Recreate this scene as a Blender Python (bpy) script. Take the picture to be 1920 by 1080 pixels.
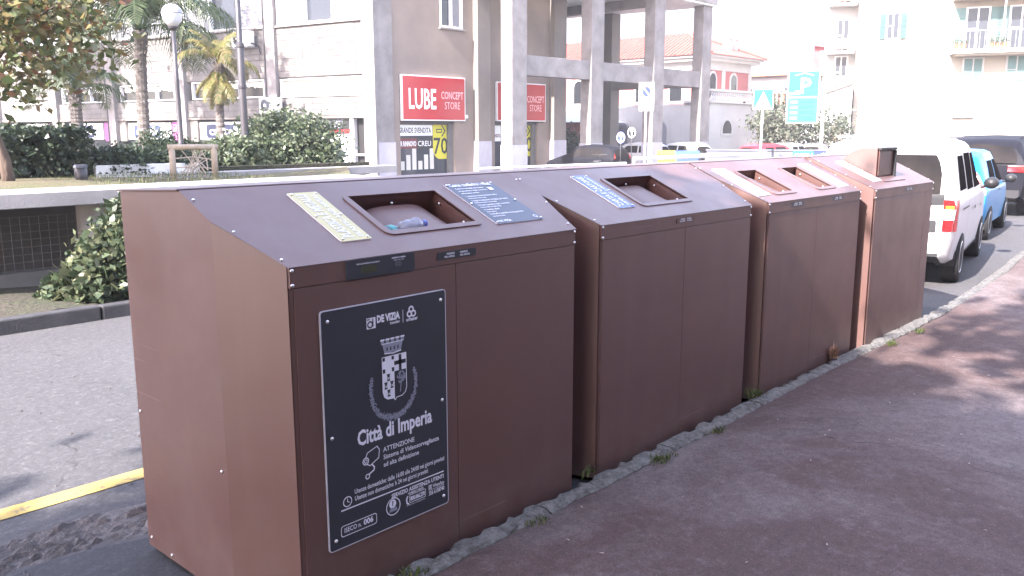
import bpy, math, random
import numpy as np
from mathutils import Vector, Matrix
PI = math.pi
for o in list(bpy.data.objects): bpy.data.objects.remove(o)
sc = bpy.context.scene
col = sc.collection
R = math.radians

# ------------------------------------------------------------------ camera
cd = bpy.data.cameras.new('camera'); cam = bpy.data.objects.new('camera', cd); col.objects.link(cam)
pit, yaw, roll = R(10.354), R(42.352), R(-.083)
fw = Vector((math.cos(pit)*math.cos(yaw), math.cos(pit)*math.sin(yaw), -math.sin(pit)))
rt = Vector((math.sin(yaw), -math.cos(yaw), 0)); up = rt.cross(fw)
r2 = rt*math.cos(roll)+up*math.sin(roll); u2 = up*math.cos(roll)-rt*math.sin(roll)
cam.matrix_world = Matrix(((r2.x, u2.x, -fw.x, 0), (r2.y, u2.y, -fw.y, 0), (r2.z, u2.z, -fw.z, 1.62), (0, 0, 0, 1)))
cd.sensor_width = 36; cd.lens = 36*1603.8/1920; cd.clip_start = .05; cd.clip_end = 5000
sc.camera = cam

# ------------------------------------------------------------------ sky, sun, exposure
SUN_AZ, SUN_EL = 183.0, 37.0        # azimuth counter-clockwise from +X of the direction TOWARDS the sun
w = bpy.data.worlds.new('World'); sc.world = w; w.use_nodes = True
nt = w.node_tree; bgn = nt.nodes['Background']
sky = nt.nodes.new('ShaderNodeTexSky'); sky.sky_type = 'NISHITA'; sky.sun_disc = False
sky.sun_elevation = R(SUN_EL); sky.sun_rotation = R(90-SUN_AZ)
sky.air_density = 1.0; sky.dust_density = 1.0; sky.ozone_density = 1.0
tn = nt.nodes.new('ShaderNodeMix'); tn.data_type = 'RGBA'; tn.blend_type = 'MULTIPLY'; tn.inputs[0].default_value = 1; tn.inputs[7].default_value = (1.16, .97, .93, 1)
nt.links.new(sky.outputs[0], tn.inputs[6]); nt.links.new(tn.outputs[2], bgn.inputs[0]); bgn.inputs[1].default_value = .15
sd = bpy.data.lights.new('sun', 'SUN'); sun = bpy.data.objects.new('sun', sd); col.objects.link(sun)
sd.energy = 3.75; sd.angle = R(.6); sd.color = (1, .93, .90)
sdir = Vector((math.cos(R(SUN_EL))*math.cos(R(SUN_AZ)), math.cos(R(SUN_EL))*math.sin(R(SUN_AZ)), math.sin(R(SUN_EL))))
sun.rotation_euler = sdir.to_track_quat('Z', 'Y').to_euler(); sun.location = sdir*60
sc.view_settings.view_transform = 'Standard'; sc.view_settings.look = 'None'
sc.view_settings.exposure = 3.05; sc.view_settings.gamma = 1

# ------------------------------------------------------------------ helpers
def tag(o, label=None, cat=None, group=None, kind=None):
    if label: o['label'] = label
    if cat: o['category'] = cat
    if group: o['group'] = group
    if kind: o['kind'] = kind
    return o
def empty(name, loc=(0, 0, 0), rz=0, label=None, cat=None, group=None):
    o = bpy.data.objects.new(name, None); col.objects.link(o); o.location = loc; o.rotation_euler = (0, 0, rz)
    o.empty_display_size = .2
    return tag(o, label, cat, group)
def link(name, me, parent=None, loc=None, rot=None, scale=None):
    o = bpy.data.objects.new(name, me); col.objects.link(o)
    if parent is not None: o.parent = parent
    if loc is not None: o.location = loc
    if rot is not None: o.rotation_euler = rot
    if scale is not None: o.scale = scale
    return o
class MB:
    def __init__(s): s.v = []; s.f = []; s.m = []
    def add(s, vs, fs, mi=0):
        b = len(s.v); s.v += [tuple(p) for p in vs]; s.f += [tuple(b+i for i in f) for f in fs]; s.m += [mi]*len(fs); return s
    def poly(s, pts, mi=0): return s.add(pts, [range(len(pts))], mi)
    def box(s, x0, y0, z0, x1, y1, z1, mi=0):
        v = [(x, y, z) for z in (z0, z1) for y in (y0, y1) for x in (x0, x1)]
        return s.add(v, [(0, 2, 3, 1), (4, 5, 7, 6), (0, 1, 5, 4), (2, 6, 7, 3), (0, 4, 6, 2), (1, 3, 7, 5)], mi)
    def fbox(s, F, t0, t1, z0, z1, o0, o1, mi=0):      # box in a facade frame F(t,z,out)
        v = [F(t, z, o) for z in (z0, z1) for o in (o0, o1) for t in (t0, t1)]
        return s.add(v, [(0, 2, 3, 1), (4, 5, 7, 6), (0, 1, 5, 4), (2, 6, 7, 3), (0, 4, 6, 2), (1, 3, 7, 5)], mi)
    def prism(s, poly, M, h0, h1, mi=0):               # poly 2-D, M(a,b,h) -> xyz
        n = len(poly); v = [M(a, b, h0) for a, b in poly]+[M(a, b, h1) for a, b in poly]
        f = [tuple(range(n-1, -1, -1)), tuple(range(n, 2*n))]+[(i, (i+1) % n, n+(i+1) % n, n+i) for i in range(n)]
        return s.add(v, f, mi)
    def tube(s, path, rad, n=8, mi=0, cap=True):
        P = [Vector(p) for p in path]; m = len(P)
        if not hasattr(rad, '__len__'): rad = [rad]*m
        vs = []; ref = None
        for i, p in enumerate(P):
            d = (P[min(i+1, m-1)]-P[max(i-1, 0)]).normalized()
            if ref is None: ref = Vector((0, 0, 1)) if abs(d.z) < .9 else Vector((1, 0, 0))
            a = d.cross(ref).normalized(); b = d.cross(a)
            for k in range(n):
                t = 2*PI*k/n; vs.append(p+(a*math.cos(t)+b*math.sin(t))*rad[i])
        fs = [(i*n+k, i*n+(k+1) % n, (i+1)*n+(k+1) % n, (i+1)*n+k) for i in range(m-1) for k in range(n)]
        if cap: fs += [tuple(range(n-1, -1, -1)), tuple((m-1)*n+k for k in range(n))]
        return s.add(vs, fs, mi)
    def lathe(s, prof, c=(0, 0, 0), n=16, mi=0, axis='z'):
        vs = []
        for r, z in prof:
            for k in range(n):
                t = 2*PI*k/n; a, b = r*math.cos(t), r*math.sin(t)
                vs.append((c[0]+a, c[1]+b, c[2]+z) if axis == 'z' else (c[0]+a, c[1]+z, c[2]+b) if axis == 'y' else (c[0]+z, c[1]+a, c[2]+b))
        m = len(prof)
        fs = [(i*n+k, i*n+(k+1) % n, (i+1)*n+(k+1) % n, (i+1)*n+k) for i in range(m-1) for k in range(n)]
        if prof[0][0] > 1e-5: fs.append(tuple(range(n-1, -1, -1)))
        if prof[-1][0] > 1e-5: fs.append(tuple((m-1)*n+k for k in range(n)))
        return s.add(vs, fs, mi)
    def grid(s, fn, nu, nv, mi=0):
        vs = [fn(i/nu, j/nv) for j in range(nv+1) for i in range(nu+1)]
        fs = [(j*(nu+1)+i, j*(nu+1)+i+1, (j+1)*(nu+1)+i+1, (j+1)*(nu+1)+i) for j in range(nv) for i in range(nu)]
        return s.add(vs, fs, mi)
    def mesh(s, name, mats, smooth=False):
        me = bpy.data.meshes.new(name); me.from_pydata([tuple(p) for p in s.v], [], s.f)
        if not isinstance(mats, (list, tuple)): mats = [mats]
        for m in mats: me.materials.append(m)
        me.polygons.foreach_set('material_index', s.m)
        if smooth: me.polygons.foreach_set('use_smooth', [True]*len(s.f))
        me.update(); return me
    def build(s, name, mats, parent=None, smooth=False, bevel=0, loc=None, world=False, fix=True):
        if world and parent is not None:
            L = parent.location; s.v = [(p[0]-L.x, p[1]-L.y, p[2]-L.z) for p in s.v]
        me = s.mesh(name, mats, smooth)
        if fix:
            import bmesh
            b = bmesh.new(); b.from_mesh(me); bmesh.ops.recalc_face_normals(b, faces=b.faces); b.to_mesh(me); b.free()
        o = link(name, me, parent, loc)
        if bevel:
            md = o.modifiers.new('bevel', 'BEVEL'); md.width = bevel; md.segments = 2; md.limit_method = 'ANGLE'; md.angle_limit = R(35)
        if smooth == 'angle':
            pass
        return o
def fastmesh(name, V, nper, mat):
    """V (n*nper,3): n separate polygons of nper vertices"""
    V = np.asarray(V, np.float32).reshape(-1, 3); n = len(V)//nper
    me = bpy.data.meshes.new(name); me.vertices.add(len(V)); me.vertices.foreach_set('co', V.ravel())
    me.loops.add(len(V)); me.loops.foreach_set('vertex_index', np.arange(len(V), dtype=np.int32))
    me.polygons.add(n); me.polygons.foreach_set('loop_start', np.arange(0, len(V), nper, dtype=np.int32))
    me.update(calc_edges=True); me.materials.append(mat); return me

# ------------------------------------------------------------------ materials
def nodes(name):
    m = bpy.data.materials.new(name); m.use_nodes = True
    return m, m.node_tree, m.node_tree.nodes['Principled BSDF']
def mat(name, c, rough=.6, c2=None, scale=4., detail=6, bump=0., bscale=None, metal=0., spec=.5, lo=.35, hi=.65, stretch=None, coat=0, bdist=.01, rough2=None):
    m, t, b = nodes(name); N = t.nodes; L = t.links
    b.inputs['Roughness'].default_value = rough; b.inputs['Metallic'].default_value = metal
    b.inputs['Specular IOR Level'].default_value = spec; b.inputs['Coat Weight'].default_value = coat
    b.inputs['Base Color'].default_value = (*c, 1)
    tc = N.new('ShaderNodeTexCoord'); src = tc.outputs['Object']
    if stretch:
        mp = N.new('ShaderNodeMapping'); mp.inputs['Scale'].default_value = stretch; L.new(src, mp.inputs[0]); src = mp.outputs[0]
    if c2 is not None:
        no = N.new('ShaderNodeTexNoise'); no.inputs['Scale'].default_value = scale; no.inputs['Detail'].default_value = detail; no.inputs['Roughness'].default_value = .6
        L.new(src, no.inputs['Vector'])
        mr = N.new('ShaderNodeMapRange'); mr.inputs[1].default_value = lo; mr.inputs[2].default_value = hi; L.new(no.outputs[0], mr.inputs[0])
        mx = N.new('ShaderNodeMix'); mx.data_type = 'RGBA'; mx.inputs[6].default_value = (*c, 1); mx.inputs[7].default_value = (*c2, 1)
        L.new(mr.outputs[0], mx.inputs[0]); L.new(mx.outputs[2], b.inputs['Base Color'])
        if rough2 is not None:
            m2 = N.new('ShaderNodeMapRange'); m2.inputs[3].default_value = rough; m2.inputs[4].default_value = rough2
            L.new(mr.outputs[0], m2.inputs[0]); L.new(m2.outputs[0], b.inputs['Roughness'])
    if bump:
        nb = N.new('ShaderNodeTexNoise'); nb.inputs['Scale'].default_value = bscale or scale*6; nb.inputs['Detail'].default_value = 5
        L.new(src, nb.inputs['Vector']); bp = N.new('ShaderNodeBump'); bp.inputs['Strength'].default_value = bump; bp.inputs['Distance'].default_value = bdist
        L.new(nb.outputs[0], bp.inputs['Height']); L.new(bp.outputs[0], b.inputs['Normal'])
    return m
def leafmat(name, cols, trans=.35, rough=.5, spec=.4):
    m, t, b = nodes(name); N = t.nodes; L = t.links
    g = N.new('ShaderNodeNewGeometry'); cr = N.new('ShaderNodeValToRGB'); e = cr.color_ramp.elements
    e[0].color = (*cols[0], 1); e[1].color = (*cols[-1], 1); e[1].position = 1
    for i, c in enumerate(cols[1:-1]):
        k = e.new((i+1)/(len(cols)-1)); k.color = (*c, 1)
    L.new(g.outputs['Random Per Island'], cr.inputs[0]); L.new(cr.outputs[0], b.inputs['Base Color'])
    b.inputs['Roughness'].default_value = rough; b.inputs['Specular IOR Level'].default_value = spec
    tr = N.new('ShaderNodeBsdfTranslucent'); L.new(cr.outputs[0], tr.inputs[0])
    mx = N.new('ShaderNodeMixShader'); mx.inputs[0].default_value = trans
    L.new(b.outputs[0], mx.inputs[1]); L.new(tr.outputs[0], mx.inputs[2]); L.new(mx.outputs[0], t.nodes['Material Output'].inputs[0])
    return m
def asphalt(name, cols, patch=.7, grain=260., bump=.5, rough=.85, speck=(.3, .3, .3), crack=0):
    """two-scale patches + aggregate grain"""
    m, t, b = nodes(name); N = t.nodes; L = t.links
    tc = N.new('ShaderNodeTexCoord')
    def noise(s, d=5, r=.6, dist=0):
        n = N.new('ShaderNodeTexNoise'); n.inputs['Scale'].default_value = s; n.inputs['Detail'].default_value = d
        n.inputs['Roughness'].default_value = r; n.inputs['Distortion'].default_value = dist
        L.new(tc.outputs['Object'], n.inputs['Vector']); return n.outputs[0]
    def rng(x, a, c, o0=0, o1=1):
        r_ = N.new('ShaderNodeMapRange'); r_.inputs[1].default_value = a; r_.inputs[2].default_value = c; r_.inputs[3].default_value = o0; r_.inputs[4].default_value = o1
        L.new(x, r_.inputs[0]); return r_.outputs[0]
    def mix(f, a, c, mode='MIX'):
        x = N.new('ShaderNodeMix'); x.data_type = 'RGBA'; x.blend_type = mode
        if isinstance(f, float): x.inputs[0].default_value = f
        else: L.new(f, x.inputs[0])
        for sck, v in ((6, a), (7, c)):
            if isinstance(v, tuple): x.inputs[sck].default_value = (*v, 1)
            else: L.new(v, x.inputs[sck])
        return x.outputs[2]
    c = mix(rng(noise(patch, 8, .68, .8), .45, .58), cols[0], cols[1])
    c = mix(rng(noise(patch*4.3, 6, .7, .4), .5, .75, 0, .7), c, cols[2])
    g2 = noise(grain*.22, 4, .75); c = mix(rng(g2, .38, .66, 0, .75), c, mix(.45, c, (.01, .01, .01)))
    g3 = noise(grain*.09, 5, .8); c = mix(rng(g3, .52, .75, 0, .45), c, speck)
    g = noise(grain, 3, .7); c = mix(rng(g, .36, .66, 0, .8), c, mix(.55, c, (.01, .01, .01)))
    vo = N.new('ShaderNodeTexVoronoi'); vo.inputs['Scale'].default_value = grain*.45; L.new(tc.outputs['Object'], vo.inputs['Vector'])
    c = mix(rng(vo.outputs['Distance'], .16, .1, 0, .45), c, speck)
    if crack:
        n_ = N.new('ShaderNodeTexNoise'); n_.inputs['Scale'].default_value = 3.; n_.inputs['Detail'].default_value = 6; L.new(tc.outputs['Object'], n_.inputs['Vector'])
        va = N.new('ShaderNodeVectorMath'); va.operation = 'MULTIPLY_ADD'; va.inputs[1].default_value = (.5, .5, .5); L.new(n_.outputs['Color'], va.inputs[0]); L.new(tc.outputs['Object'], va.inputs[2])
        cv = N.new('ShaderNodeTexVoronoi'); cv.feature = 'DISTANCE_TO_EDGE'; cv.inputs['Scale'].default_value = crack; L.new(va.outputs[0], cv.inputs['Vector'])
        ck = N.new('ShaderNodeMath'); ck.operation = 'MULTIPLY'; L.new(rng(cv.outputs['Distance'], .006, .002), ck.inputs[0]); L.new(rng(noise(.8, 3), .52, .6), ck.inputs[1])
        c = mix(rng(ck.outputs[0], 0, 1, 0, .75), c, (.02, .017, .015))
    L.new(c, b.inputs['Base Color']); b.inputs['Roughness'].default_value = rough; b.inputs['Specular IOR Level'].default_value = .35
    bp = N.new('ShaderNodeBump'); bp.inputs['Strength'].default_value = bump; bp.inputs['Distance'].default_value = .006
    L.new(g, bp.inputs['Height'])
    bp2 = N.new('ShaderNodeBump'); bp2.inputs['Strength'].default_value = .35; bp2.inputs['Distance'].default_value = .03
    L.new(noise(9, 4), bp2.inputs['Height']); L.new(bp.outputs[0], bp2.inputs['Normal']); L.new(bp2.outputs[0], b.inputs['Normal'])
    return m

M = {}
def brownpaint():
    m, t, b = nodes('brown_paint'); N = t.nodes; L = t.links; tc = N.new('ShaderNodeTexCoord'); obj_ = tc.outputs['Object']
    def noise(sc_, st=(1, 1, 1), d=6, r=.6):
        mp = N.new('ShaderNodeMapping'); mp.inputs['Scale'].default_value = st; L.new(obj_, mp.inputs[0]); n = N.new('ShaderNodeTexNoise'); n.inputs['Scale'].default_value = sc_; n.inputs['Detail'].default_value = d; n.inputs['Roughness'].default_value = r; L.new(mp.outputs[0], n.inputs['Vector']); return n.outputs[0]
    def rng_(x, a, c, o0=0, o1=1):
        q = N.new('ShaderNodeMapRange'); q.inputs[1].default_value = a; q.inputs[2].default_value = c; q.inputs[3].default_value = o0; q.inputs[4].default_value = o1; L.new(x, q.inputs[0]); return q.outputs[0]
    def mix(f, a, c):
        x = N.new('ShaderNodeMix'); x.data_type = 'RGBA'; L.new(f, x.inputs[0])
        for k, v in ((6, a), (7, c)):
            if isinstance(v, tuple): x.inputs[k].default_value = (*v, 1)
            else: L.new(v, x.inputs[k])
        return x.outputs[2]
    def mul(a, c): x = N.new('ShaderNodeMath'); x.operation = 'MULTIPLY'; L.new(a, x.inputs[0]); L.new(c, x.inputs[1]); return x.outputs[0]
    c = mix(rng_(noise(1.3), .35, .65), (.113, .054, .045), (.102, .050, .043))
    c = mix(rng_(noise(7, (1, 1, .06)), .52, .8, 0, .35), c, (.15, .085, .075))                 # rain streaks
    sx = N.new('ShaderNodeSeparateXYZ'); L.new(obj_, sx.inputs[0])
    dust = mul(rng_(sx.outputs[2], .32, .02), rng_(noise(9), .35, .75)); c = mix(rng_(dust, 0, 1, 0, .55), c, (.17, .125, .11))   # splashed dirt near the foot
    sm = rng_(noise(2.6, d=8, r=.7), .5, .8); c = mix(rng_(sm, 0, 1, 0, .25), c, (.16, .10, .09))
    sc_ = mul(rng_(noise(1.7, (.25, .25, 38), d=2), .70, .715), rng_(noise(1.9), .56, .60)); c = mix(rng_(sc_, 0, 1, 0, .35), c, (.32, .24, .22))   # a few fine scratches
    L.new(c, b.inputs['Base Color']); b.inputs['Specular IOR Level'].default_value = .85
    L.new(rng_(noise(3.1, d=7), .3, .7, .36, .52), b.inputs['Roughness'])
    bp = N.new('ShaderNodeBump'); bp.inputs['Strength'].default_value = .22; bp.inputs['Distance'].default_value = .012; L.new(noise(1.6, d=2), bp.inputs['Height'])
    bp2 = N.new('ShaderNodeBump'); bp2.inputs['Strength'].default_value = .06; bp2.inputs['Distance'].default_value = .001; L.new(noise(600), bp2.inputs['Height']); L.new(bp.outputs[0], bp2.inputs['Normal']); L.new(bp2.outputs[0], b.inputs['Normal'])
    return m
M['brown'] = brownpaint()
M['brown_flat'] = mat('brown_paint', (.088, .042, .034), .40, (.078, .038, .031), 1.6, bump=.05, bscale=700, bdist=.001, spec=.75, rough2=.46)
M['brown_in'] = mat('brown_inner_paint', (.10, .044, .037), .45, (.085, .04, .034), 2., spec=.65)
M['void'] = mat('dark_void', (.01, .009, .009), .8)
M['navy'] = mat('navy_sign_plastic', (.034, .038, .048), .4, (.030, .034, .043), 3, spec=.5)
M['navy2'] = mat('navy_board_plastic', (.032, .042, .075), .35, spec=.5)
M['blue_lab'] = mat('blue_label', (.05, .10, .38), .3, spec=.6)
M['yel_lab'] = mat('yellow_label', (.50, .455, .23), .4)
M['pale_lab'] = mat('pale_label', (.62, .74, .70), .35)
M['grey_lab'] = mat('grey_label', (.70, .71, .70), .35)
M['ink'] = mat('white_ink', (.72, .72, .80), .5)
M['ink2'] = mat('grey_ink', (.26, .27, .34), .5)
M['edge'] = mat('plate_edge', (.55, .55, .62), .3)
M['lcd'] = mat('lcd_screen', (.055, .06, .035), .2)
M['reader'] = mat('card_reader', (.075, .08, .095), .3)
M['steel'] = mat('screw_steel', (.75, .74, .76), .3, metal=1)
M['road'] = asphalt('road_asphalt', ((.094, .090, .092), (.110, .105, .107), (.082, .079, .081)), .35, 230, .5, speck=(.28, .27, .28), crack=.45)
M['patch'] = asphalt('dark_asphalt', ((.060, .060, .066), (.072, .071, .078), (.052, .051, .056)), .5, 230, .45, speck=(.16, .16, .16))
M['rubble'] = asphalt('broken_asphalt', ((.10, .088, .085), (.15, .13, .125), (.055, .05, .05)), 2.2, 90, .8, speck=(.3, .28, .27))
M['walk'] = asphalt('red_asphalt', ((.120, .074, .069), (.215, .172, .168), (.085, .057, .054)), .34, 120, .9, speck=(.28, .22, .21), crack=.7)
M['kerb'] = mat('kerb_stone', (.19, .182, .172), .92, (.085, .08, .072), 26, detail=9, bump=1, bscale=60, bdist=.02)
M['dkerb'] = mat('dark_kerb', (.035, .034, .036), .7, (.055, .053, .055), 7, bump=.5, bscale=50)
M['yellow'] = mat('yellow_paint', (.40, .29, .08), .75, (.14, .115, .08), 22, detail=9, bump=.4, bscale=160, lo=.50, hi=.68)
M['conc'] = mat('concrete', (.36, .34, .33), .85, (.25, .24, .235), 1.4, bump=.3, bscale=40)
M['conc_d'] = mat('concrete_dark', (.17, .16, .15), .9, (.11, .105, .10), 1.2, bump=.3, bscale=40)
M['conc_b'] = mat('brown_concrete', (.20, .175, .155), .9, (.16, .14, .127), .7, bump=.25, bscale=35)
M['plaster'] = mat('grey_plaster', (.27, .215, .18), .9, (.21, .17, .145), .6, bump=.2, bscale=60)
M['colm'] = mat('column_concrete', (.26, .238, .23), .9, (.17, .155, .15), 1.3, bump=.3, bscale=30)
M['colm_l'] = mat('painted_base', (.42, .40, .45), .7, (.36, .34, .39), 2)
M['white'] = mat('white_paint', (.75, .74, .72), .6, (.68, .67, .65), 1.5)
M['frame'] = mat('white_frame', (.72, .71, .70), .45)
M['block'] = mat('split_block', (.185, .17, .16), .9, (.13, .12, .113), 1.7, bump=.6, bscale=25, bdist=.02)
M['mortar'] = mat('mortar', (.12, .11, .105), .95)
M['glass'] = mat('dark_glass', (.02, .022, .025), .08, spec=.35); M['cglass'] = mat('car_glass', (.030, .026, .025), .3, (.016, .015, .016), 2.5, spec=0.)
M['glass_b'] = mat('blue_glass', (.045, .05, .062), .12, spec=.3)
M['dark'] = mat('dark_interior', (.012, .011, .012), .8)
M['blind'] = mat('roller_blind', (.24, .24, .26), .6, (.20, .20, .22), 3)
M['cream_pan'] = mat('cream_panel', (.62, .60, .54), .6, (.55, .53, .48), 1)
M['red_sign'] = mat('red_sign', (.38, .022, .03), .3, (.33, .018, .026), .7, spec=.4)
M['maroon'] = mat('maroon_print', (.12, .015, .022), .4)
M['black'] = mat('black_print', (.012, .012, .014), .45)
M['ydisc'] = mat('yellow_print', (.55, .50, .035), .5)
M['pink_p'] = mat('pink_print', (.50, .10, .36), .5)
M['bluep'] = mat('navy_print', (.03, .04, .10), .4)
M['pole'] = mat('dark_pole', (.035, .033, .038), .45, (.05, .045, .05), 4)
M['galv'] = mat('galvanised', (.50, .50, .52), .45, metal=.6)
M['wire'] = mat('rusty_wire', (.22, .20, .195), .6); M['railw'] = mat('white_rail', (.72, .71, .70), .5)
M['globe'] = mat('lamp_globe', (.62, .62, .66), .15, spec=.7)
M['globe_t'] = mat('lamp_top', (.30, .29, .34), .3)
M['bark'] = mat('bark', (.12, .085, .065), .95, (.07, .05, .04), 7, bump=1, bscale=22, bdist=.03, stretch=(1, 1, .35))
M['palmbark'] = mat('palm_bark', (.165, .145, .135), .95, (.10, .087, .08), 9, bump=1, bscale=18, bdist=.03, stretch=(.5, .5, 2.2))
M['wood'] = mat('weathered_wood', (.46, .38, .30), .85, (.34, .27, .20), 5, bump=.5, bscale=30, stretch=(1, 1, .3))
M['twig'] = mat('twig', (.42, .36, .30), .9)
M['soil'] = mat('soil', (.045, .035, .025), .95, (.035, .04, .018), 3, bump=1, bscale=14, bdist=.04)
M['lawn'] = mat('lawn_earth', (.085, .085, .035), .95, (.13, .10, .06), 1.5, bump=1, bscale=30, bdist=.04)
M['terra'] = mat('terracotta', (.42, .17, .085), .8, (.34, .13, .07), 5)
M['pinkw'] = mat('pink_wall', (.40, .135, .13), .85, (.36, .12, .115), .8)
M['villa_w'] = mat('villa_white', (.52, .50, .475), .85, (.46, .44, .42), .6)
M['creamw'] = mat('cream_wall', (.40, .35, .285), .85, (.35, .305, .25), .5, bump=.2, bscale=20)
M['whitew'] = mat('far_white', (.48, .47, .45), .85, (.42, .41, .395), .4)
M['redw'] = mat('red_wall', (.34, .05, .05), .85, (.40, .085, .08), .6)
M['yelw'] = mat('yellow_wall', (.68, .55, .28), .85)
M['shut'] = mat('green_shutter', (.045, .10, .10), .6, (.04, .085, .085), 3)
M['shutp'] = mat('pale_shutter', (.13, .22, .205), .6, (.115, .195, .18), 3)
M['awn'] = mat('brown_awning', (.30, .20, .15), .8)
M['ramp'] = mat('parapet_paint', (.12, .125, .15), .8, (.095, .10, .12), 1.2)
M['graf'] = mat('graffiti_ink', (.06, .06, .09), .7)
M['grafg'] = mat('graffiti_green', (.10, .30, .26), .7)
M['teal'] = mat('teal_sign', (.03, .47, .42), .35)
M['teal_d'] = mat('teal_sign_dark', (.04, .34, .46), .35)
M['sblue'] = mat('blue_sign', (.03, .25, .50), .35)
M['nblue'] = mat('no_parking_blue', (.04, .06, .33), .35)
M['sred'] = mat('sign_red', (.5, .03, .03), .4)
M['swhite'] = mat('sign_white', (.78, .78, .78), .4)
M['bin_y'] = mat('yellow_bin', (.45, .38, .04), .5); M['bin_b'] = mat('blue_bin', (.05, .09, .28), .5)
M['hill'] = mat('hill', (.10, .13, .13), .95, (.06, .08, .07), .012, detail=8)
M['ground'] = asphalt('square_asphalt', ((.13, .125, .125), (.15, .145, .145), (.11, .106, .108)), .2, 40, .3)
M['tyre'] = mat('tyre', (.018, .018, .019), .85, bump=.4, bscale=60); M['rim'] = mat('alloy_rim', (.55, .55, .57), .35, metal=.8)
M['carw'] = mat('car_white', (.66, .66, .67), .4, spec=.25, coat=.15)
M['carb'] = mat('car_blue', (.012, .24, .52), .35, spec=.3, coat=.2); M['card'] = mat('car_dark', (.014, .014, .019), .45, spec=.06)
M['carr'] = mat('car_red', (.45, .02, .03), .3, coat=.6); M['cars'] = mat('car_silver', (.40, .40, .43), .3, metal=.5, coat=.5)
M['plasb'] = mat('black_plastic', (.022, .022, .024), .55); M['tail'] = mat('tail_lamp', (.45, .012, .015), .15, spec=.8)
M['tailw'] = mat('clear_lamp', (.70, .70, .70), .15, spec=.8); M['tailo'] = mat('amber_lamp', (.75, .20, .03), .2)
M['bottle'] = None
def bottlemat():
    m, t, b = nodes('clear_plastic'); b.inputs['Base Color'].default_value = (.75, .80, .95, 1); b.inputs['Roughness'].default_value = .12
    b.inputs['Transmission Weight'].default_value = .75; b.inputs['IOR'].default_value = 1.3; return m
M['bottle'] = bottlemat()
M['btl_lab'] = mat('teal_bottle_label', (.06, .30, .30), .4); M['cap'] = mat('blue_cap', (.12, .16, .55), .4)
M['leaf_mix'] = leafmat('tree_leaf', [(.05, .07, .025), (.08, .115, .04), (.13, .15, .05), (.18, .15, .055), (.17, .075, .04), (.10, .13, .045), (.26, .24, .13), (.09, .11, .04)])
M['leaf_hedge'] = leafmat('hedge_leaf', [(.022, .036, .02), (.034, .052, .028), (.05, .072, .038)], .2)
M['leaf_pitto'] = leafmat('shrub_leaf', [(.055, .078, .04), (.085, .112, .06), (.125, .15, .09), (.18, .20, .13)], .25, .35)
M['leaf_near'] = leafmat('bush_leaf', [(.036, .056, .03), (.06, .085, .045), (.095, .118, .065), (.17, .175, .095)], .3, .35)
M['leaf_palm'] = leafmat('palm_leaf', [(.035, .06, .025), (.06, .085, .035), (.085, .105, .05)], .3)
M['leaf_pyel'] = leafmat('palm_leaf_yellow', [(.10, .12, .035), (.22, .18, .06), (.19, .14, .07), (.08, .105, .035), (.13, .14, .05)], .35)
M['leaf_olive'] = leafmat('olive_leaf', [(.06, .075, .05), (.10, .115, .08), (.15, .155, .115)], .25)
M['leaf_grass'] = leafmat('grass_blade', [(.05, .085, .02), (.09, .12, .035), (.17, .16, .07)], .3)
M['leaf_dry'] = leafmat('dry_blade', [(.25, .13, .08), (.32, .2, .13)], .3)
M['leaf_shade'] = leafmat('street_tree_leaf', [(.03, .05, .015), (.06, .09, .03), (.09, .11, .04)], .25)
exec_order = []

# ------------------------------------------------------------------ flat print (lettering and drawn marks) on a frame F(u,v,off)
class Print(MB):
    def __init__(s, F, off=.0015): MB.__init__(s); s.F = F; s.off = off
    def o(s, k): return s.off+.0006*k
    def pts(s, P, mi=0, k=0): return s.poly([s.F(u, v, s.o(k)) for u, v in P], mi)
    def rect(s, u0, v0, u1, v1, mi=0, k=0): return s.pts([(u0, v0), (u1, v0), (u1, v1), (u0, v1)], mi, k)
    def disc(s, u, v, r, mi=0, k=0, n=20, sy=1.): return s.pts([(u+r*math.cos(2*PI*i/n), v+sy*r*math.sin(2*PI*i/n)) for i in range(n)], mi, k)
    def stroke(s, P, wd, mi=0, k=0, closed=False):
        P = list(P); 
        if closed: P.append(P[0])
        for i_, ((a, b), (c, d)) in enumerate(zip(P, P[1:])):
            l = math.hypot(c-a, d-b) or 1; nx, ny = -(d-b)/l*wd/2, (c-a)/l*wd/2; ex, ey = (c-a)/l*wd*.3, (d-b)/l*wd*.3
            s.pts([(a+nx-ex, b+ny-ey), (a-nx-ex, b-ny-ey), (c-nx+ex, d-ny+ey), (c+nx+ex, d+ny+ey)], mi, k+.22*(i_ % 3))
        return s
    def ring(s, u, v, r, wd, mi=0, k=0, n=20, a0=0, a1=2*PI, sy=1.):
        return s.stroke([(u+r*math.cos(a0+(a1-a0)*i/n), v+sy*r*math.sin(a0+(a1-a0)*i/n)) for i in range(n+1)], wd, mi, k)
    def text(s, body, u, v, size, mi=0, k=0, align='LEFT', bold=0., width=None, sx=1., rot=0., shear=0.):
        cu = bpy.data.curves.new('t', 'FONT'); cu.body = body; cu.size = size; cu.align_x = align; cu.offset = bold; cu.resolution_u = 2; cu.shear = shear
        ob = bpy.data.objects.new('t', cu); col.objects.link(ob)
        me = bpy.data.meshes.new_from_object(ob)
        V = [(p.co.x, p.co.y) for p in me.vertices]; Fc = [tuple(p.vertices) for p in me.polygons]
        bpy.data.objects.remove(ob); bpy.data.curves.remove(cu); bpy.data.meshes.remove(me)
        if not V: return s
        if width:
            w_ = max(p[0] for p in V)-min(p[0] for p in V); sx = width/max(w_, 1e-6)
        ca, sa = math.cos(rot), math.sin(rot)
        P = [(u+x*sx*ca-y*sa, v+x*sx*sa+y*ca) for x, y in V]
        return s.add([s.F(a, b, s.o(k)) for a, b in P], Fc, mi)

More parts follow.
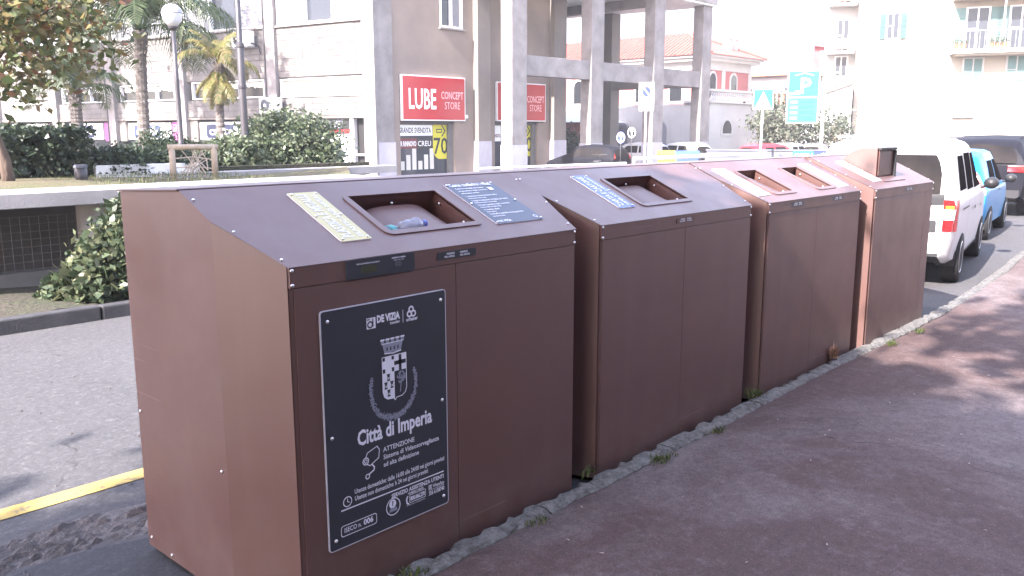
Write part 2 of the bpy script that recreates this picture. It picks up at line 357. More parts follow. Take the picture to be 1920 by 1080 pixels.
def rrect(u0, v0, u1, v1, r, n=4):
    P = []
    for cx, cy, a in ((u1-r, v1-r, 0), (u0+r, v1-r, PI/2), (u0+r, v0+r, PI), (u1-r, v0+r, 1.5*PI)):
        for i in range(n+1): t = a+PI/2*i/n; P.append((cx+r*math.cos(t), cy+r*math.sin(t)))
    return P

# ------------------------------------------------------------------ ground, road, pavement, kerbs
random.seed(4); rng = np.random.default_rng(7)
def smooth(a, b, x): t = max(0, min(1, (x-a)/(b-a))); return t*t*(3-2*t)
def gz(x, y): return -.35*smooth(10, 16, y)
def kerb_y(x): return 2.20+(0 if x < 7.6 else .245*smooth(7.6, 12.6, x)+max(0, x-11)*.055)    # back edge of the kerb
b = MB()
ys = [-400, -60, -20, 0, 8, 9, 10, 11, 12, 13, 14, 15, 16, 18, 30, 80, 300, 1500]; xs = [-400, -60, -20, 0, 20, 40, 80, 200, 600, 2500]
b.add([(x, y, gz(x, y)-.012) for y in ys for x in xs], [(j*len(xs)+i, j*len(xs)+i+1, (j+1)*len(xs)+i+1, (j+1)*len(xs)+i) for j in range(len(ys)-1) for i in range(len(xs)-1)])
tag(b.build('ground', M['ground']), kind='structure')
b = MB(); xs = list(np.arange(-30, 80, 1.0))
b.add([(x, y, 0) for x in xs for y in (kerb_y(x)-.02, 7.62)], [(2*i, 2*i+2, 2*i+3, 2*i+1) for i in range(len(xs)-1)])
tag(b.build('road', M['road']), kind='structure')
# pavement sheet with faint unevenness
xs = list(np.arange(-14, 40, .25)); nv = 36
b = MB(); P = []
for x in xs:
    k = kerb_y(x)-.085
    for j in range(nv+1):
        y = k-(j/nv)**1.5*12
        P.append((x, y, .084+.006*math.sin(1.3*x+.7*y)+.004*math.sin(3.1*y-2*x)-(.012 if j == 0 else 0)))
b.add(P, [(i*(nv+1)+j, i*(nv+1)+j+1, (i+1)*(nv+1)+j+1, (i+1)*(nv+1)+j) for i in range(len(xs)-1) for j in range(nv)])
tag(b.build('pavement', M['walk'], smooth=True), kind='structure')
# kerb stones: rough split stone
kr = tag(empty('kerb', (0, 2.15, 0)), kind='structure')
x = -3.0; rk = random.Random(11)
while x < 30:
    Ls = rk.uniform(.75, 1.1); n = max(6, int(Ls/.05)) if x < 9 else 14; b = MB(); vs = []
    for i in range(n+1):
        xx = x+.006+(Ls-.012)*i/n; kb = kerb_y(xx)
        j = lambda a: rk.uniform(-a, a)*(1 if x < 9 else .5)
        ch = .018 if rk.random() < .25 else 0
        sec = [(kb-.100+j(.006), -.02), (kb-.102+j(.010), .078+j(.003)), (kb-.085+j(.008), .090+j(.004)), (kb-.045+j(.006), .094+j(.004)), (kb-.010+j(.006)-ch, .088+j(.004)-ch), (kb+.004+j(.004), .06+j(.007)), (kb+j(.004), -.02)]
        vs += [(xx, y, z) for y, z in sec]
    m_ = 7
    fs = [(i*m_+k, i*m_+k+1, (i+1)*m_+k+1, (i+1)*m_+k) for i in range(n) for k in range(m_-1)]+[tuple(range(m_)), tuple(n*m_+k for k in range(m_-1, -1, -1))]
    b.add(vs, fs); b.build('kerb_stone', M['kerb'], kr, world=True); x += Ls
# far kerb, planting bed, ramp parapet wall
kf = tag(empty('far_kerb', (0, 7.6, 0)), kind='structure'); x = -6.0
while x < 14:
    b = MB(); b.box(x+.006, 7.60, -.02, x+.994, 7.72, .125+rk.uniform(-.004, .004)); b.build('kerb_stone', M['dkerb'], kf, bevel=.015, world=True); x += 1.0
b = MB(); b.grid(lambda u, v: (-6+18*u, 7.715+1.8*v, .09+.03*math.sin(9*u*3+v*5)+.03*math.sin(23*u*3)), 60, 8); tag(b.build('planting_bed', M['soil'], smooth=True), kind='structure')
# yellow line, dark reinstatement, crumbled strip
b = MB(); b.add([(x, y, .004) for x in np.arange(-8, 6.1, .5) for y in (3.885, 4.005)], [(2*i, 2*i+2, 2*i+3, 2*i+1) for i in range(28)])
tag(b.build('yellow_line', M['yellow']), kind='structure')
b = MB(); b.add([(x, y, .004) for i, x in enumerate(np.arange(-8, 8.6, .2)) for y in (2.18, 3.30+.04*math.sin(i*1.7)+.03*math.sin(i*.6))], [(2*i, 2*i+2, 2*i+3, 2*i+1) for i in range(82)])
tag(b.build('dark_asphalt_patch', M['patch']), kind='structure')
b = MB(); nx, ny = 420, 22; rr = np.random.default_rng(3)
H = rr.random((nx+1, ny+1))
def rub(i, j):
    x = -3+10*i/nx; v = j/ny; edge = min(v, 1-v)*2
    e0 = 3.28+.05*math.sin(x*2.1)+.03*math.sin(x*7.7); e1 = 3.62+.07*math.sin(x*1.3+1)+.03*math.sin(x*6)
    return (x, e0+(e1-e0)*v+.008*(H[i, j]-.5), -.006+min(1, edge*2.2)*(.008+.022*H[i//3, j//2]*H[i, j]+.008*H[i, j]+.006*math.sin(x*3.1+4*v)))
b.add([rub(i, j) for i in range(nx+1) for j in range(ny+1)], [(i*(ny+1)+j, i*(ny+1)+j+1, (i+1)*(ny+1)+j+1, (i+1)*(ny+1)+j) for i in range(nx) for j in range(ny)])
tag(b.build('broken_asphalt_strip', M['rubble']), kind='structure')
b = MB()
for _ in range(420):
    x = rr.uniform(-1.5, 6); y = 3.45+rr.normal(0, .16) if rr.random() < .8 else rr.uniform(3.2, 7.4); s_ = rr.uniform(.003, .009)
    t = rr.random(4)*.6+.7; z0 = .002
    b.add([(x-s_*t[0], y-s_, z0), (x+s_, y-s_*t[1], z0), (x+s_*t[2], y+s_, z0), (x-s_, y+s_*t[3], z0), (x, y, z0+s_*.9)], [(0, 1, 4), (1, 2, 4), (2, 3, 4), (3, 0, 4)])
tag(b.build('gravel', M['rubble']), 'loose grit scattered along the broken asphalt edge', 'gravel', kind='stuff')
b = MB()
for _ in range(90):
    x = rr.uniform(1.5, 9); y = rr.uniform(-.6, 2.05); s_ = rr.uniform(.003, .008); a = rr.uniform(0, 3)
    b.add([(x-s_*math.cos(a), y-s_*math.sin(a), .096), (x+s_*math.sin(a), y-s_*math.cos(a), .096), (x+s_*2.2*math.cos(a), y+s_*2.2*math.sin(a), .096), (x, y, .096+s_*.5)], [(0, 1, 3), (1, 2, 3), (2, 0, 3)])
tag(b.build('litter_specks', mat('pale_speck', (.45, .38, .34), .8)), 'tiny pale leaf and grit specks scattered on the red pavement', 'litter', kind='stuff')

# ------------------------------------------------------------------ waste containers
HF, HB, YC, YB = 1.217, 1.429, .463, .268
SL = (HB-HF)/YC; SN = math.hypot(1, SL)
def Ftop(u, v, o): return (u, v-o*SL/SN, HF+SL*v+o/SN)          # sloped lid: u across, v depth
def Ffront(u, v, o): return (u, -.010-o, v)
def turned(F, u0, v0):                                            # text that reads from front to back on the lid
    return lambda a, c, o: F(u0-c, v0+a/SN, o)
screw_me = MB().lathe([(.0065, 0), (.0065, .003), (.004, .0055), (0, .006)], n=10).mesh('screw', M['steel'], True)
RX_FRONT = (PI/2, 0, 0); RX_TOP = (math.atan(SL), 0, 0); RX_LEFT = (0, -PI/2, 0)
def plate(parent, name, F, P, th, m, edge=None, bevel=0):
    b = MB(); n = len(P); v = [F(*p, 0) for p in P]+[F(*p, th) for p in P]
    f = [(i, (i+1) % n, n+(i+1) % n, n+i) for i in range(n)]
    b.add(v, f, 1 if edge else 0); b.add([F(*p, th) for p in P], [range(n)], 0)
    return b.build(name, [m, edge] if edge else m, parent)
def container(x, y, W, t, openings, labels, seam, label, name='waste_container'):
    D = .913; Z0 = .03
    root = empty(name, (x, y, 0), 0, label, 'waste container', 'brown street waste containers in a row')
    A = [(0, 0), (-t, YB), (-t, YC), (-t, D)]
    zt = lambda yy: HF+SL*yy if yy <= YC else HB-.020*(yy-YC)/(D-YC)
    b = MB()
    for sgn in (0, 1):
        X = (lambda q: q) if sgn == 0 else (lambda q: W-q)
        for (x0, y0), (x1, y1) in zip(A, A[1:]):
            b.poly([(X(x0), y0, Z0), (X(x1), y1, Z0), (X(x1), y1, zt(y1)), (X(x0), y0, zt(y0))])
    b.poly([(-t, D, Z0), (W+t, D, Z0), (W+t, D, zt(D)), (-t, D, zt(D))])
    b.poly([(0, 0, Z0), (W, 0, Z0), (W, 0, HF), (0, 0, HF)]); b.poly([(.001, -.0065, Z0), (W-.001, -.0065, Z0), (W-.001, -.0065, HF-.006), (.001, -.0065, HF-.006)])
    b.poly([(0, 0, Z0), (-t, YB, Z0), (-t, D, Z0), (W+t, D, Z0), (W+t, YB, Z0), (W, 0, Z0)])
    b.build('body', M['brown'], root)
    # foot plinth
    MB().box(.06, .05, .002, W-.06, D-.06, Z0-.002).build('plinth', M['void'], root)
    # rear flat lid
    b = MB(); o_ = .008
    b.prism([(-t-o_, YC+.004), (W+t+o_, YC+.004), (W+t+o_, D+.012), (-t-o_, D+.012)], lambda a, c, h: (a, c, HB-.020*(c-YC)/(D-YC)+h), .001, .008)
    b.build('rear_lid', M['brown'], root, bevel=.003)
    # sloped lid with holes for the openings
    b = MB(); vs = sorted(set([0., YB, YC]+[q for o in openings for q in (o[2], o[3])]))
    us = sorted(set([q for o in openings for q in (o[0], o[1])]))
    def XL(v): return -t*min(1, v/YB)-.003
    for v0, v1 in zip(vs, vs[1:]):
        cu = [None]+us+[None]
        for a, c in zip(cu, cu[1:]):
            mid = ((a or 0)+(c if c is not None else W))/2; mv = (v0+v1)/2
            if any(o[0] < mid < o[1] and o[2] < mv < o[3] for o in openings): continue
            g = lambda q, v, left: q if q is not None else (XL(v) if left else W-XL(v))
            b.poly([Ftop(g(a, v0, 1), v0-(.013 if v0 == 0 else 0), .003), Ftop(g(c, v0, 0), v0-(.013 if v0 == 0 else 0), .003), Ftop(g(c, v1, 0), v1, .003), Ftop(g(a, v1, 1), v1, .003)])
    b.build('sloped_lid', M['brown'], root)
    # front: lip and two doors, 10 mm skins with open joints
    MB().box(.002, -.012, 1.147, W-.002, -.001, HF-.004).build('front_lip', M['brown'], root, bevel=.002)
    for x0, x1 in ((.016, seam-.001), (seam+.001, W-.004)):
        MB().box(x0, -.010, .045, x1, -.001, 1.1445).build('door', M['brown'], root, bevel=.0015)
    # openings
    for (u0, u1, v0, v1, kind) in openings:
        if kind == 'tray':
            b = MB(); dp = .115; uc, hw = (u0+u1)/2, (u1-u0)/2
            W4 = lambda u, v, d: Ftop(u, v, .002-d)
            b.poly([W4(u0, v1, 0), W4(u1, v1, 0), W4(u1, v1, dp), W4(u0, v1, dp)])
            b.poly([W4(u0, v0, 0), W4(u1, v0, 0), W4(u1, v0, dp), W4(u0, v0, dp)])
            b.poly([W4(u0, v0, 0), W4(u0, v1, 0), W4(u0, v1, dp), W4(u0, v0, dp)])
            b.poly([W4(u1, v0, 0), W4(u1, v1, 0), W4(u1, v1, dp), W4(u1, v0, dp)])
            b.build('opening_wall', M['brown_in'], root)
            b = MB(); bf = lambda a: .020+.085*abs(2*a-1)**4
            b.grid(lambda a, c: W4(u0+.004+(u1-u0-.008)*a, v0+(v1-v0-.022)*c, bf(a)+.014*c), 24, 6)
            b.build('drum_flap', M['brown'], root, smooth=True)
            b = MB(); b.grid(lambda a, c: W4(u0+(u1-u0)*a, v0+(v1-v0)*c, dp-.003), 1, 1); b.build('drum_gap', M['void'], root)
            # frame: raised rim with rounded front corners
            b = MB(); e = .028; n0 = rrect(u0-e, v0-e*.9, u1+e, v1+e*.5, .035); n1 = rrect(u0, v0, u1, v1, .002)
            n = len(n0); th = .005
            vv = [Ftop(*p, .003) for p in n0]+[Ftop(*p, .003+th) for p in n0]+[Ftop(*p, .003+th) for p in n1]+[Ftop(*p, -.004) for p in n1]
            b.add(vv, [(k*n+i, k*n+(i+1) % n, (k+1)*n+(i+1) % n, (k+1)*n+i) for k in range(3) for i in range(n)])
            b.build('opening_frame', M['brown'], root)
            for a, c in ((u0+(u1-u0)*.5, v1-.004), ):
                link('screw', screw_me, root, W4(a, c-.001, .035), RX_FRONT)
            for c in (v0+.05, v1-.045):
                link('screw', screw_me, root, W4(u1-.002, c, .03), (0, -PI/2, 0))
        if kind == 'hood':
            # drum hood that rises from the lid, its dark flap facing the pavement
            b = MB(); zt_ = 1.497
            prof = [(v0, HF+SL*v0), (v0, zt_), (v0+.03, zt_+.004), (v0+.12, zt_-.002), (v0+.20, zt_-.03), (v1, HF+SL*v1)]
            b.prism(prof, lambda a, c, h: (h, a, c), u0, u1); b.build('drum_hood', M['brown'], root, bevel=.004)
            b = MB(); b.box(u0+.014, v0-.012, HF+SL*v0+.012, u1-.03, v0-.003, zt_-.024); b.build('hood_flap', M['brown_in'], root, bevel=.003)
            b = MB(); b.box(u0+.004, v0-.03, zt_-.018, u1+.004, v0-.002, zt_+.004); b.box(u1-.026, v0-.03, HF+SL*v0-.01, u1+.004, v0-.002, zt_-.019); b.build('hood_rim', M['plasb'], root, bevel=.006)
            b = MB(); b.prism(rrect(u0-.03, v0-.075, u1+.10, v0-.012, .02), Ftop, .003, .009); b.build('hood_base', M['brown'], root)
    # lid labels
    for (u0, u1, v0, v1, mk, lines) in labels:
        lb = plate(root, 'lid_label', Ftop, rrect(u0, v0, u1, v1, .006), .007, M[mk], M['swhite'])
        for a, c in ((u0+.012, v0+.012), (u1-.012, v0+.012), (u0+.012, v1-.012), (u1-.012, v1-.012), (u0+.011, (v0+v1)/2), (u1-.011, (v0+v1)/2)):
            link('screw', screw_me, root, Ftop(a, c, .0075), RX_TOP, (.8, .8, .8))
        if lines:
            hgt = u1-u0; P = Print(turned(Ftop, u0, v0), .0085)
            for (s_, frac, size, bold) in lines:
                P.text(s_, .02, -hgt*frac, size, 0, 0, 'LEFT', bold, width=(v1-v0)*SN-.04)
            P.build('lettering', M['ink'], lb, fix=False)
    # screws on lip, sides, lid edges
    for sx in (.010, W-.010):
        for z in (1.203, 1.157): link('screw', screw_me, root, (sx, -.012, z), RX_FRONT)
    for v in (.03, .20, .40):
        link('screw', screw_me, root, Ftop(XL(v)+.016, v, .003), RX_TOP, (.8, .8, .8)); link('screw', screw_me, root, Ftop(W-XL(v)-.016, v, .003), RX_TOP, (.8, .8, .8))
    for yy, z in ((.89, .58), (.30, .50), (.88, .07), (.72, .05)): link('screw', screw_me, root, (-t-.0005, yy, z), RX_LEFT)
    return root

def lip_plate(root, u0, u1, z0, z1, lines, m='navy'):
    p = plate(root, 'instruction_plate', lambda a, c, o: (a, -.012-o, c), rrect(u0, z0, u1, z1, .004), .003, M[m])
    P = Print(lambda a, c, o: (a, -.015-o, c), .001)
    for s_, fu, fz, size in lines: P.text(s_, u0+(u1-u0)*fu, z0+(z1-z0)*fz, size, 0, 0, 'CENTER', .0002)
    P.build('lettering', M['ink'], p, fix=False)

W0 = 1.41; T0 = .092
c1 = container(1.441, 2.245, W0, T0, [(.50, .935, .115, .352, 'tray')],
    [(.269, .396, .082, .399, 'yel_lab', [('PLASTICA E METALLI', .50, .056, .0012), ('PLASTIC AND METAL', .83, .03, .0006)])], .705,
    'brown waste container with yellow lid label and navy town sign, bottles in its opening')
c2 = container(3.04, 2.250, W0, T0, [(.50, .925, .110, .352, 'tray')],
    [(.283, .412, .092, .397, 'blue_lab', [('CARTA E CARTONE', .50, .056, .0012), ('PAPER AND CARDBOARD', .83, .03, .0006)])], .711,
    'brown waste container with a single blue lid label and one wide opening')
c3 = container(4.648, 2.243, W0, T0, [(.245, .50, .075, .335, 'tray'), (.86, 1.11, .075, .335, 'tray')],
    [(.01, .16, .06, .377, 'pale_lab', None), (1.21, 1.35, .056, .371, 'pale_lab', None)], .69,
    'brown waste container with two narrow openings and two pale lid labels')
c4 = container(6.215, 2.200, 1.30, .05, [(.40, .74, .135, .40, 'hood')],
    [(.218, .372, .08, .381, 'grey_lab', None)], 1.12,
    'brown waste container with a raised drum hood on its lid, beside the white van')
# control panel and small plates
cp = plate(c1, 'control_panel', lambda a, c, o: (a, -.012-o, c), rrect(.211, 1.147, .503, 1.211, .008), .004, M['navy'], M['ramp'])
plate(cp, 'display', lambda a, c, o: (a, -.016-o, c), rrect(.272, 1.163, .335, 1.186, .002), .001, M['lcd'])
plate(cp, 'card_reader', lambda a, c, o: (a, -.016-o, c), rrect(.412, 1.170, .442, 1.187, .002), .001, M['reader'])
P = Print(lambda a, c, o: (a, -.0165-o, c), .001)
P.text('SEGUI LE ISTRUZIONI DEL DISPLAY', .300, 1.1935, .0062, 0, 0, 'CENTER', .0002); P.text('INSERISCI LA TESSERA', .43, 1.1985, .0062, 0, 0, 'CENTER', .0003); P.text('INSERT THE CARD', .43, 1.1905, .0055, 0, 0, 'CENTER')
P.build('lettering', M['ink'], cp, fix=False)
two = [('PREMERE', .33, .58, .010), ('PER APRIRE', .30, .2, .010), ('PREMERE', .67, .58, .010), ('PER APRIRE', .70, .2, .010)]
lip_plate(c1, .611, .806, 1.168, 1.196, two); lip_plate(c2, .62, .79, 1.172, 1.198, two, 'brown_in')
lip_plate(c3, .30, .47, 1.172, 1.198, two); lip_plate(c3, .92, 1.09, 1.172, 1.198, two); lip_plate(c4, .62, .80, 1.172, 1.198, two)
# info board on the lid
ib = plate(c1, 'instruction_board', Ftop, rrect(1.022, .08, 1.307, .392, .006), .007, M['navy2'], M['edge'])
P = Print(Ftop, .0085)
P.text('Come conferire i rifiuti', 1.04, .366, .034, 0, 0, 'LEFT', .0010, width=.245)
yy = .345
for body, sz, st in (('Conferisci i tuoi rifiuti con la tessera', .013, .02), ('o la app dedicata. Scegli il contenitore', .013, .02), ('della frazione corretta.', .013, .026),
                     ('1. Avvicina la tessera al lettore attivo', .0145, .016), ('Hold the card near the reader', .010, .022), ('2. Segui le indicazioni sul display per aprire', .0145, .016), ('Follow the instructions on the display', .010, .022),
                     ('3. Premi il pulsante e apri lo sportello', .0145, .016), ('Press the button and open the flap', .010, .022), ('4. Inserisci i rifiuti', .0145, .016), ('Put the waste in', .010, .02), ('5. Chiudi lo sportello accompagnandolo', .0145, .016), ('Close the flap gently', .010, .02)):
    P.text(body, 1.05, yy, sz, 0, 0, 'LEFT', .0003, sx=.86); yy -= st*.93
P.rect(1.235, .325, 1.262, .348, 0); P.text('DE VIZIA', 1.045, .089, .019, 0, 0, 'LEFT', .0006); P.ring(1.278, .104, .009, .004, 0)
P.build('lettering', M['ink'], ib, fix=False)
for a, c in ((1.032, .09), (1.297, .09), (1.032, .382), (1.297, .382), (1.032, .236), (1.297, .236)): link('screw', screw_me, c1, Ftop(a, c, .0075), RX_TOP, (.8, .8, .8))

# town sign on the door
SU0, SU1, SZ0, SZ1 = .102, .646, .238, 1.061; SW, SH = SU1-SU0, SZ1-SZ0
sg = plate(c1, 'town_sign', Ffront, rrect(SU0, SZ0, SU1, SZ1, .012), .006, M['navy'], M['edge'])
b = MB(); n0 = rrect(SU0, SZ0, SU1, SZ1, .012); n1 = rrect(SU0+.003, SZ0+.003, SU1-.003, SZ1-.003, .010)
b.add([Ffront(*p, .0064) for p in n0]+[Ffront(*p, .0064) for p in n1], [(i, (i+1) % len(n0), len(n0)+(i+1) % len(n0), len(n0)+i) for i in range(len(n0))]); b.build('sign_edge', M['edge'], sg)
for a, c in ((.02, .02), (.98, .02), (.02, .98), (.98, .98), (.02, .48), (.98, .5)):
    link('screw', screw_me, sg, Ffront(SU0+SW*(.03+.94*a), SZ0+SH*(.025+.95*c), .0065), RX_FRONT)
S = lambda fu, fv, o: Ffront(SU0+SW*fu, SZ1-SH*fv, .006+o)      # fractions, v down
F_ = lambda u, v, o: Ffront(SU0+u, SZ1-v, .006+o)                # metres, v down
Fm = lambda u, v, o: Ffront(SU0+u, SZ1+v, .006+o)                # metres, v up (negative below the top edge)
P = Print(Fm, .0015)
U = lambda f: f*SW
V = lambda f: -f*SH
# logos
P.rect(U(.335), V(.108), U(.405), V(.062), 0); P.ring(U(.362), V(.090), .010, .005, 2, 1); P.rect(U(.380), V(.1), U(.388), V(.066), 2, 1); P.rect(U(.338), V(.071), U(.36), V(.066), 2, 1)
P.text('DE VIZIA', U(.415), V(.088), .034, 0, 0, 'LEFT', .0018, width=U(.185)); P.text('transfer', U(.60), V(.106), .014, 0, 0, 'RIGHT', .0003)
P.rect(U(.624), V(.110), U(.628), V(.055), 0)
for q_, a in enumerate((90, 210, 330)): P.ring(U(.695)+.010*math.cos(R(a)), V(.072)+.010*math.sin(R(a)), .0095, .006, 0, q_)
P.text('urbaser', U(.70), V(.108), .017, 0, 0, 'CENTER', .0006)
# crown
cu, cv = U(.535), V(.225)
P.pts([(cu-.036, cv), (cu+.036, cv), (cu+.045, cv+.032), (cu-.045, cv+.032)], 1); P.stroke([(cu-.036, cv), (cu, cv-.004), (cu+.036, cv)], .004, 0, 1)
for k in range(5):
    q = cu-.044+.022*k; P.rect(q-.007, cv+.032, q+.007, cv+.047, 1); P.rect(q-.009, cv+.045, q+.009, cv+.051, 0, 1)
P.stroke([(cu-.045, cv+.034), (cu+.045, cv+.034)], .003, 0, 1)
for k in range(4):
    P.rect(cu-.028+.016*k, cv+.008, cu-.022+.016*k, cv+.02, 2, 1)
# shield
s0, s1, t0, t1 = U(.445), U(.640), V(.425), V(.240); sm = (s0+s1)/2; th = t1-.058
out = [(s0, t1), (s0, t0+.03), (s0+.006, t0+.012), (s0+.02, t0+.002), (sm-.006, t0), (sm, t0-.008), (sm+.006, t0), (s1-.02, t0+.002), (s1-.006, t0+.012), (s1, t0+.03), (s1, t1)]
P.stroke(out, .003, 0, 3, True)
P.pts([(s0, th), (s0, t0+.03), (s0+.006, t0+.012), (s0+.02, t0+.002), (sm-.006, t0), (sm, t0-.006), (sm, th)], 0, 1)
P.rect(s0, th, s1, t1, 0, 1)
dx, dy = (sm-s0)/4, (t1-th)/4
for a in (0, 3): 
    for c_ in (0, 2.9): P.rect(s0+dx*(a+.15), th+dy*(c_+.1), s0+dx*(a+.95), th+dy*(c_+1.1), 2, 2)
P.rect(sm+dx*1.55, th, sm+dx*2.45, t1, 2, 2); P.rect(sm, th+dy*1.5, s1, th+dy*2.5, 2, 2)
for a, c_ in ((.5, .84), (.27, .55), (.77, .55), (.5, .25)):
    q, r_ = s0+(sm-s0)*a, t0+(th-t0)*c_
    P.rect(q-.005, r_-.011, q+.005, r_+.008, 2, 2); P.rect(q-.007, r_+.006, q+.007, r_+.011, 2, 2); P.rect(q-.007, r_-.014, q+.007, r_-.010, 2, 2); P.rect(q-.002, r_-.008, q+.002, r_, 0, 3)
tx, ty = (sm+s1)/2, t0+.035
P.stroke([(tx-.002, ty-.018), (tx, ty), (tx+.003, ty+.018)], .004, 1, 2)
rs = random.Random(5)
for _ in range(60):
    a, r_ = rs.uniform(0, 2*PI), rs.random()**.5; q, z_ = tx+.003+.019*r_*math.cos(a), ty+.034+.021*r_*math.sin(a)
    P.pts([(q, z_-.004), (q+.003, z_), (q, z_+.004), (q-.003, z_)], 1, 2+rs.uniform(0, 1.5))
# wreath
for side in (-1, 1):
    for k in range(34):
        f = k/33.; a = R(-92+side*0)+side*f*R(118)
        rx_, ry_ = U(.185), SH*.135
        q, z_ = cu+rx_*math.sin(side*f*R(112)), V(.372)-ry_*math.cos(f*R(112))
        for j in range(5):
            an = rs.uniform(0, 2*PI); l = rs.uniform(.007, .012)*(1.15-.5*f); ox, oy = q+rs.uniform(-.009, .009)*(1.2-.6*f), z_+rs.uniform(-.009, .009)*(1.2-.6*f)
            P.stroke([(ox-l*math.cos(an)/2, oy-l*math.sin(an)/2), (ox+l*math.cos(an)/2, oy+l*math.sin(an)/2)], .003, 1, rs.uniform(0, 3))
P.text('Città di Imperia', U(.545), V(.585), .074, 0, 0, 'CENTER', .0022, width=U(.62))
# camera icon
q, z_ = U(.335), V(.655)
P.stroke([(q-.022, z_+.006), (q-.014, z_+.022), (q+.028, z_+.035), (q+.038, z_+.02), (q+.034, z_-.008), (q-.004, z_-.026), (q-.018, z_-.018)], .0032, 0)
P.ring(q-.022, z_-.006, .012, .0035, 0); P.ring(q-.022, z_-.006, .006, .003, 0); P.stroke([(q+.004, z_-.024), (q+.014, z_-.036), (q+.012, z_-.046), (q-.01, z_-.056)], .005, 0); P.ring(q-.016, z_-.062, .008, .0035, 0)
for k, s_ in enumerate(('ATTENZIONE', 'Sistema di Videosorveglianza', 'ad alta definizione')): P.text(s_, U(.435), V(.648+.033*k), .0245, 0, 0, 'LEFT', .0003, sx=(.95, .92, .92)[k])
P.ring(U(.145), V(.806), .017, .0032, 0); P.stroke([(U(.145), V(.806)+.011), (U(.145), V(.806)), (U(.145)+.007, V(.806)-.004)], .0028, 0)
P.text('Utenze domestiche: dalle 16:00 alle 24:00 nei giorni previsti', U(.20), V(.785), .024, 0, 0, 'LEFT', .0003, width=U(.76)); P.text('Utenze non domestiche: h 24 nei giorni previsti', U(.20), V(.815), .024, 0, 0, 'LEFT', .0003, width=U(.61))
P.rect(U(.095), V(.840), U(.955), V(.8345), 0)
P.text('SERVIZIO ASSISTENZA UTENTI', U(.955), V(.868), .021, 0, 0, 'RIGHT', .0006, width=None, sx=.88)
P.ring(U(.505), V(.908), .031, .0035, 0); P.disc(U(.500), V(.895), .016, 0); P.pts([(U(.47), V(.93)), (U(.54), V(.93)), (U(.53), V(.912)), (U(.48), V(.912))], 1); P.text('?', U(.5), V(.903), .024, 2, 1, 'CENTER', .001)
P.stroke([(U(.628), V(.890)), (U(.618), V(.902)), (U(.622), V(.920)), (U(.636), V(.926))], .006, 0)
P.stroke(rrect(U(.645), V(.922), U(.785), V(.886), .004), .0022, 0, 0, True); P.text('800.066.270', U(.715), V(.914), .022, 0, 0, 'CENTER', .0009, width=U(.128)); P.text('NUMERO VERDE', U(.70), V(.882), .010, 0, 0, 'CENTER', .0003); P.text('da rete fissa e mobile gratuito', U(.70), V(.934), .0075, 0, 0, 'CENTER')
P.rect(U(.815), V(.898), U(.842), V(.878), 0); P.ring(U(.8285), V(.888), .0045, .002, 2, 1); P.text('WhatsApp', U(.852), V(.896), .020, 0, 0, 'LEFT', .0003, width=U(.105)); P.rect(U(.815), V(.9035), U(.957), V(.9015), 0)
P.text('356 6158740', U(.815), V(.926), .022, 0, 0, 'LEFT', .0006, width=U(.142))
P.stroke(rrect(U(.09), V(.95), U(.365), V(.905), .008), .0026, 0, 0, True); P.text('ISECO n.', U(.112), V(.936), .024, 0, 0, 'LEFT', .0003, width=U(.13)); P.text('006', U(.262), V(.936), .028, 0, 0, 'LEFT', .0009)
P.build('lettering', [M['ink'], M['ink2'], M['navy']], sg, fix=False)

# bottles lying in the first opening
def bottle(name, loc, rot, lab, labelm, capm, crumple):
    root = empty(name, loc, 0, lab, 'bottle'); root.rotation_euler = rot; root.scale = (1, 1, .72)
    rr_ = random.Random(crumple); prof = [(.001, 0), (.026, .002), (.031, .012)]
    b = MB(); n = 20; rings = [(.024, 0), (.031, .010), (.0325, .03), (.030, .04), (.033, .055), (.033, .085), (.030, .095), (.033, .105), (.031, .125), (.022, .145), (.013, .157), (.0125, .168)]
    vs = [(r_*(1+rr_.uniform(-.26, .12))*math.cos(2*PI*k/n), r_*(1+rr_.uniform(-.26, .12))*math.sin(2*PI*k/n), z) for r_, z in rings for k in range(n)]
    m_ = len(rings); fs = [(i*n+k, i*n+(k+1) % n, (i+1)*n+(k+1) % n, (i+1)*n+k) for i in range(m_-1) for k in range(n)]+[tuple(range(n-1, -1, -1))]
    b.add(vs, fs); b.build('bottle_body', M['bottle'], root, smooth=True)
    if labelm: MB().lathe([(.0340, .056), (.0345, .06), (.0345, .086), (.034, .09)], n=20).build('bottle_label', labelm, root, smooth=True)
    if capm: MB().lathe([(0, .182), (.0145, .181), (.0148, .166), (.0125, .166)], n=16).build('bottle_cap', capm, root)
def onc1(u, v, o): a = Ftop(u, v, o); return (1.441+a[0], 2.245+a[1], a[2])
bottle('plastic_bottle', onc1(.500, .152, -.040), (0, PI/2-.05, .10), 'crumpled clear bottle with teal wrapper in the container opening', M['btl_lab'], None, 3)
bottle('plastic_bottle', onc1(.585, .150, -.022), (0, PI/2-.12, .02), 'clear crumpled bottle with blue cap in the container opening', None, M['cap'], 9)

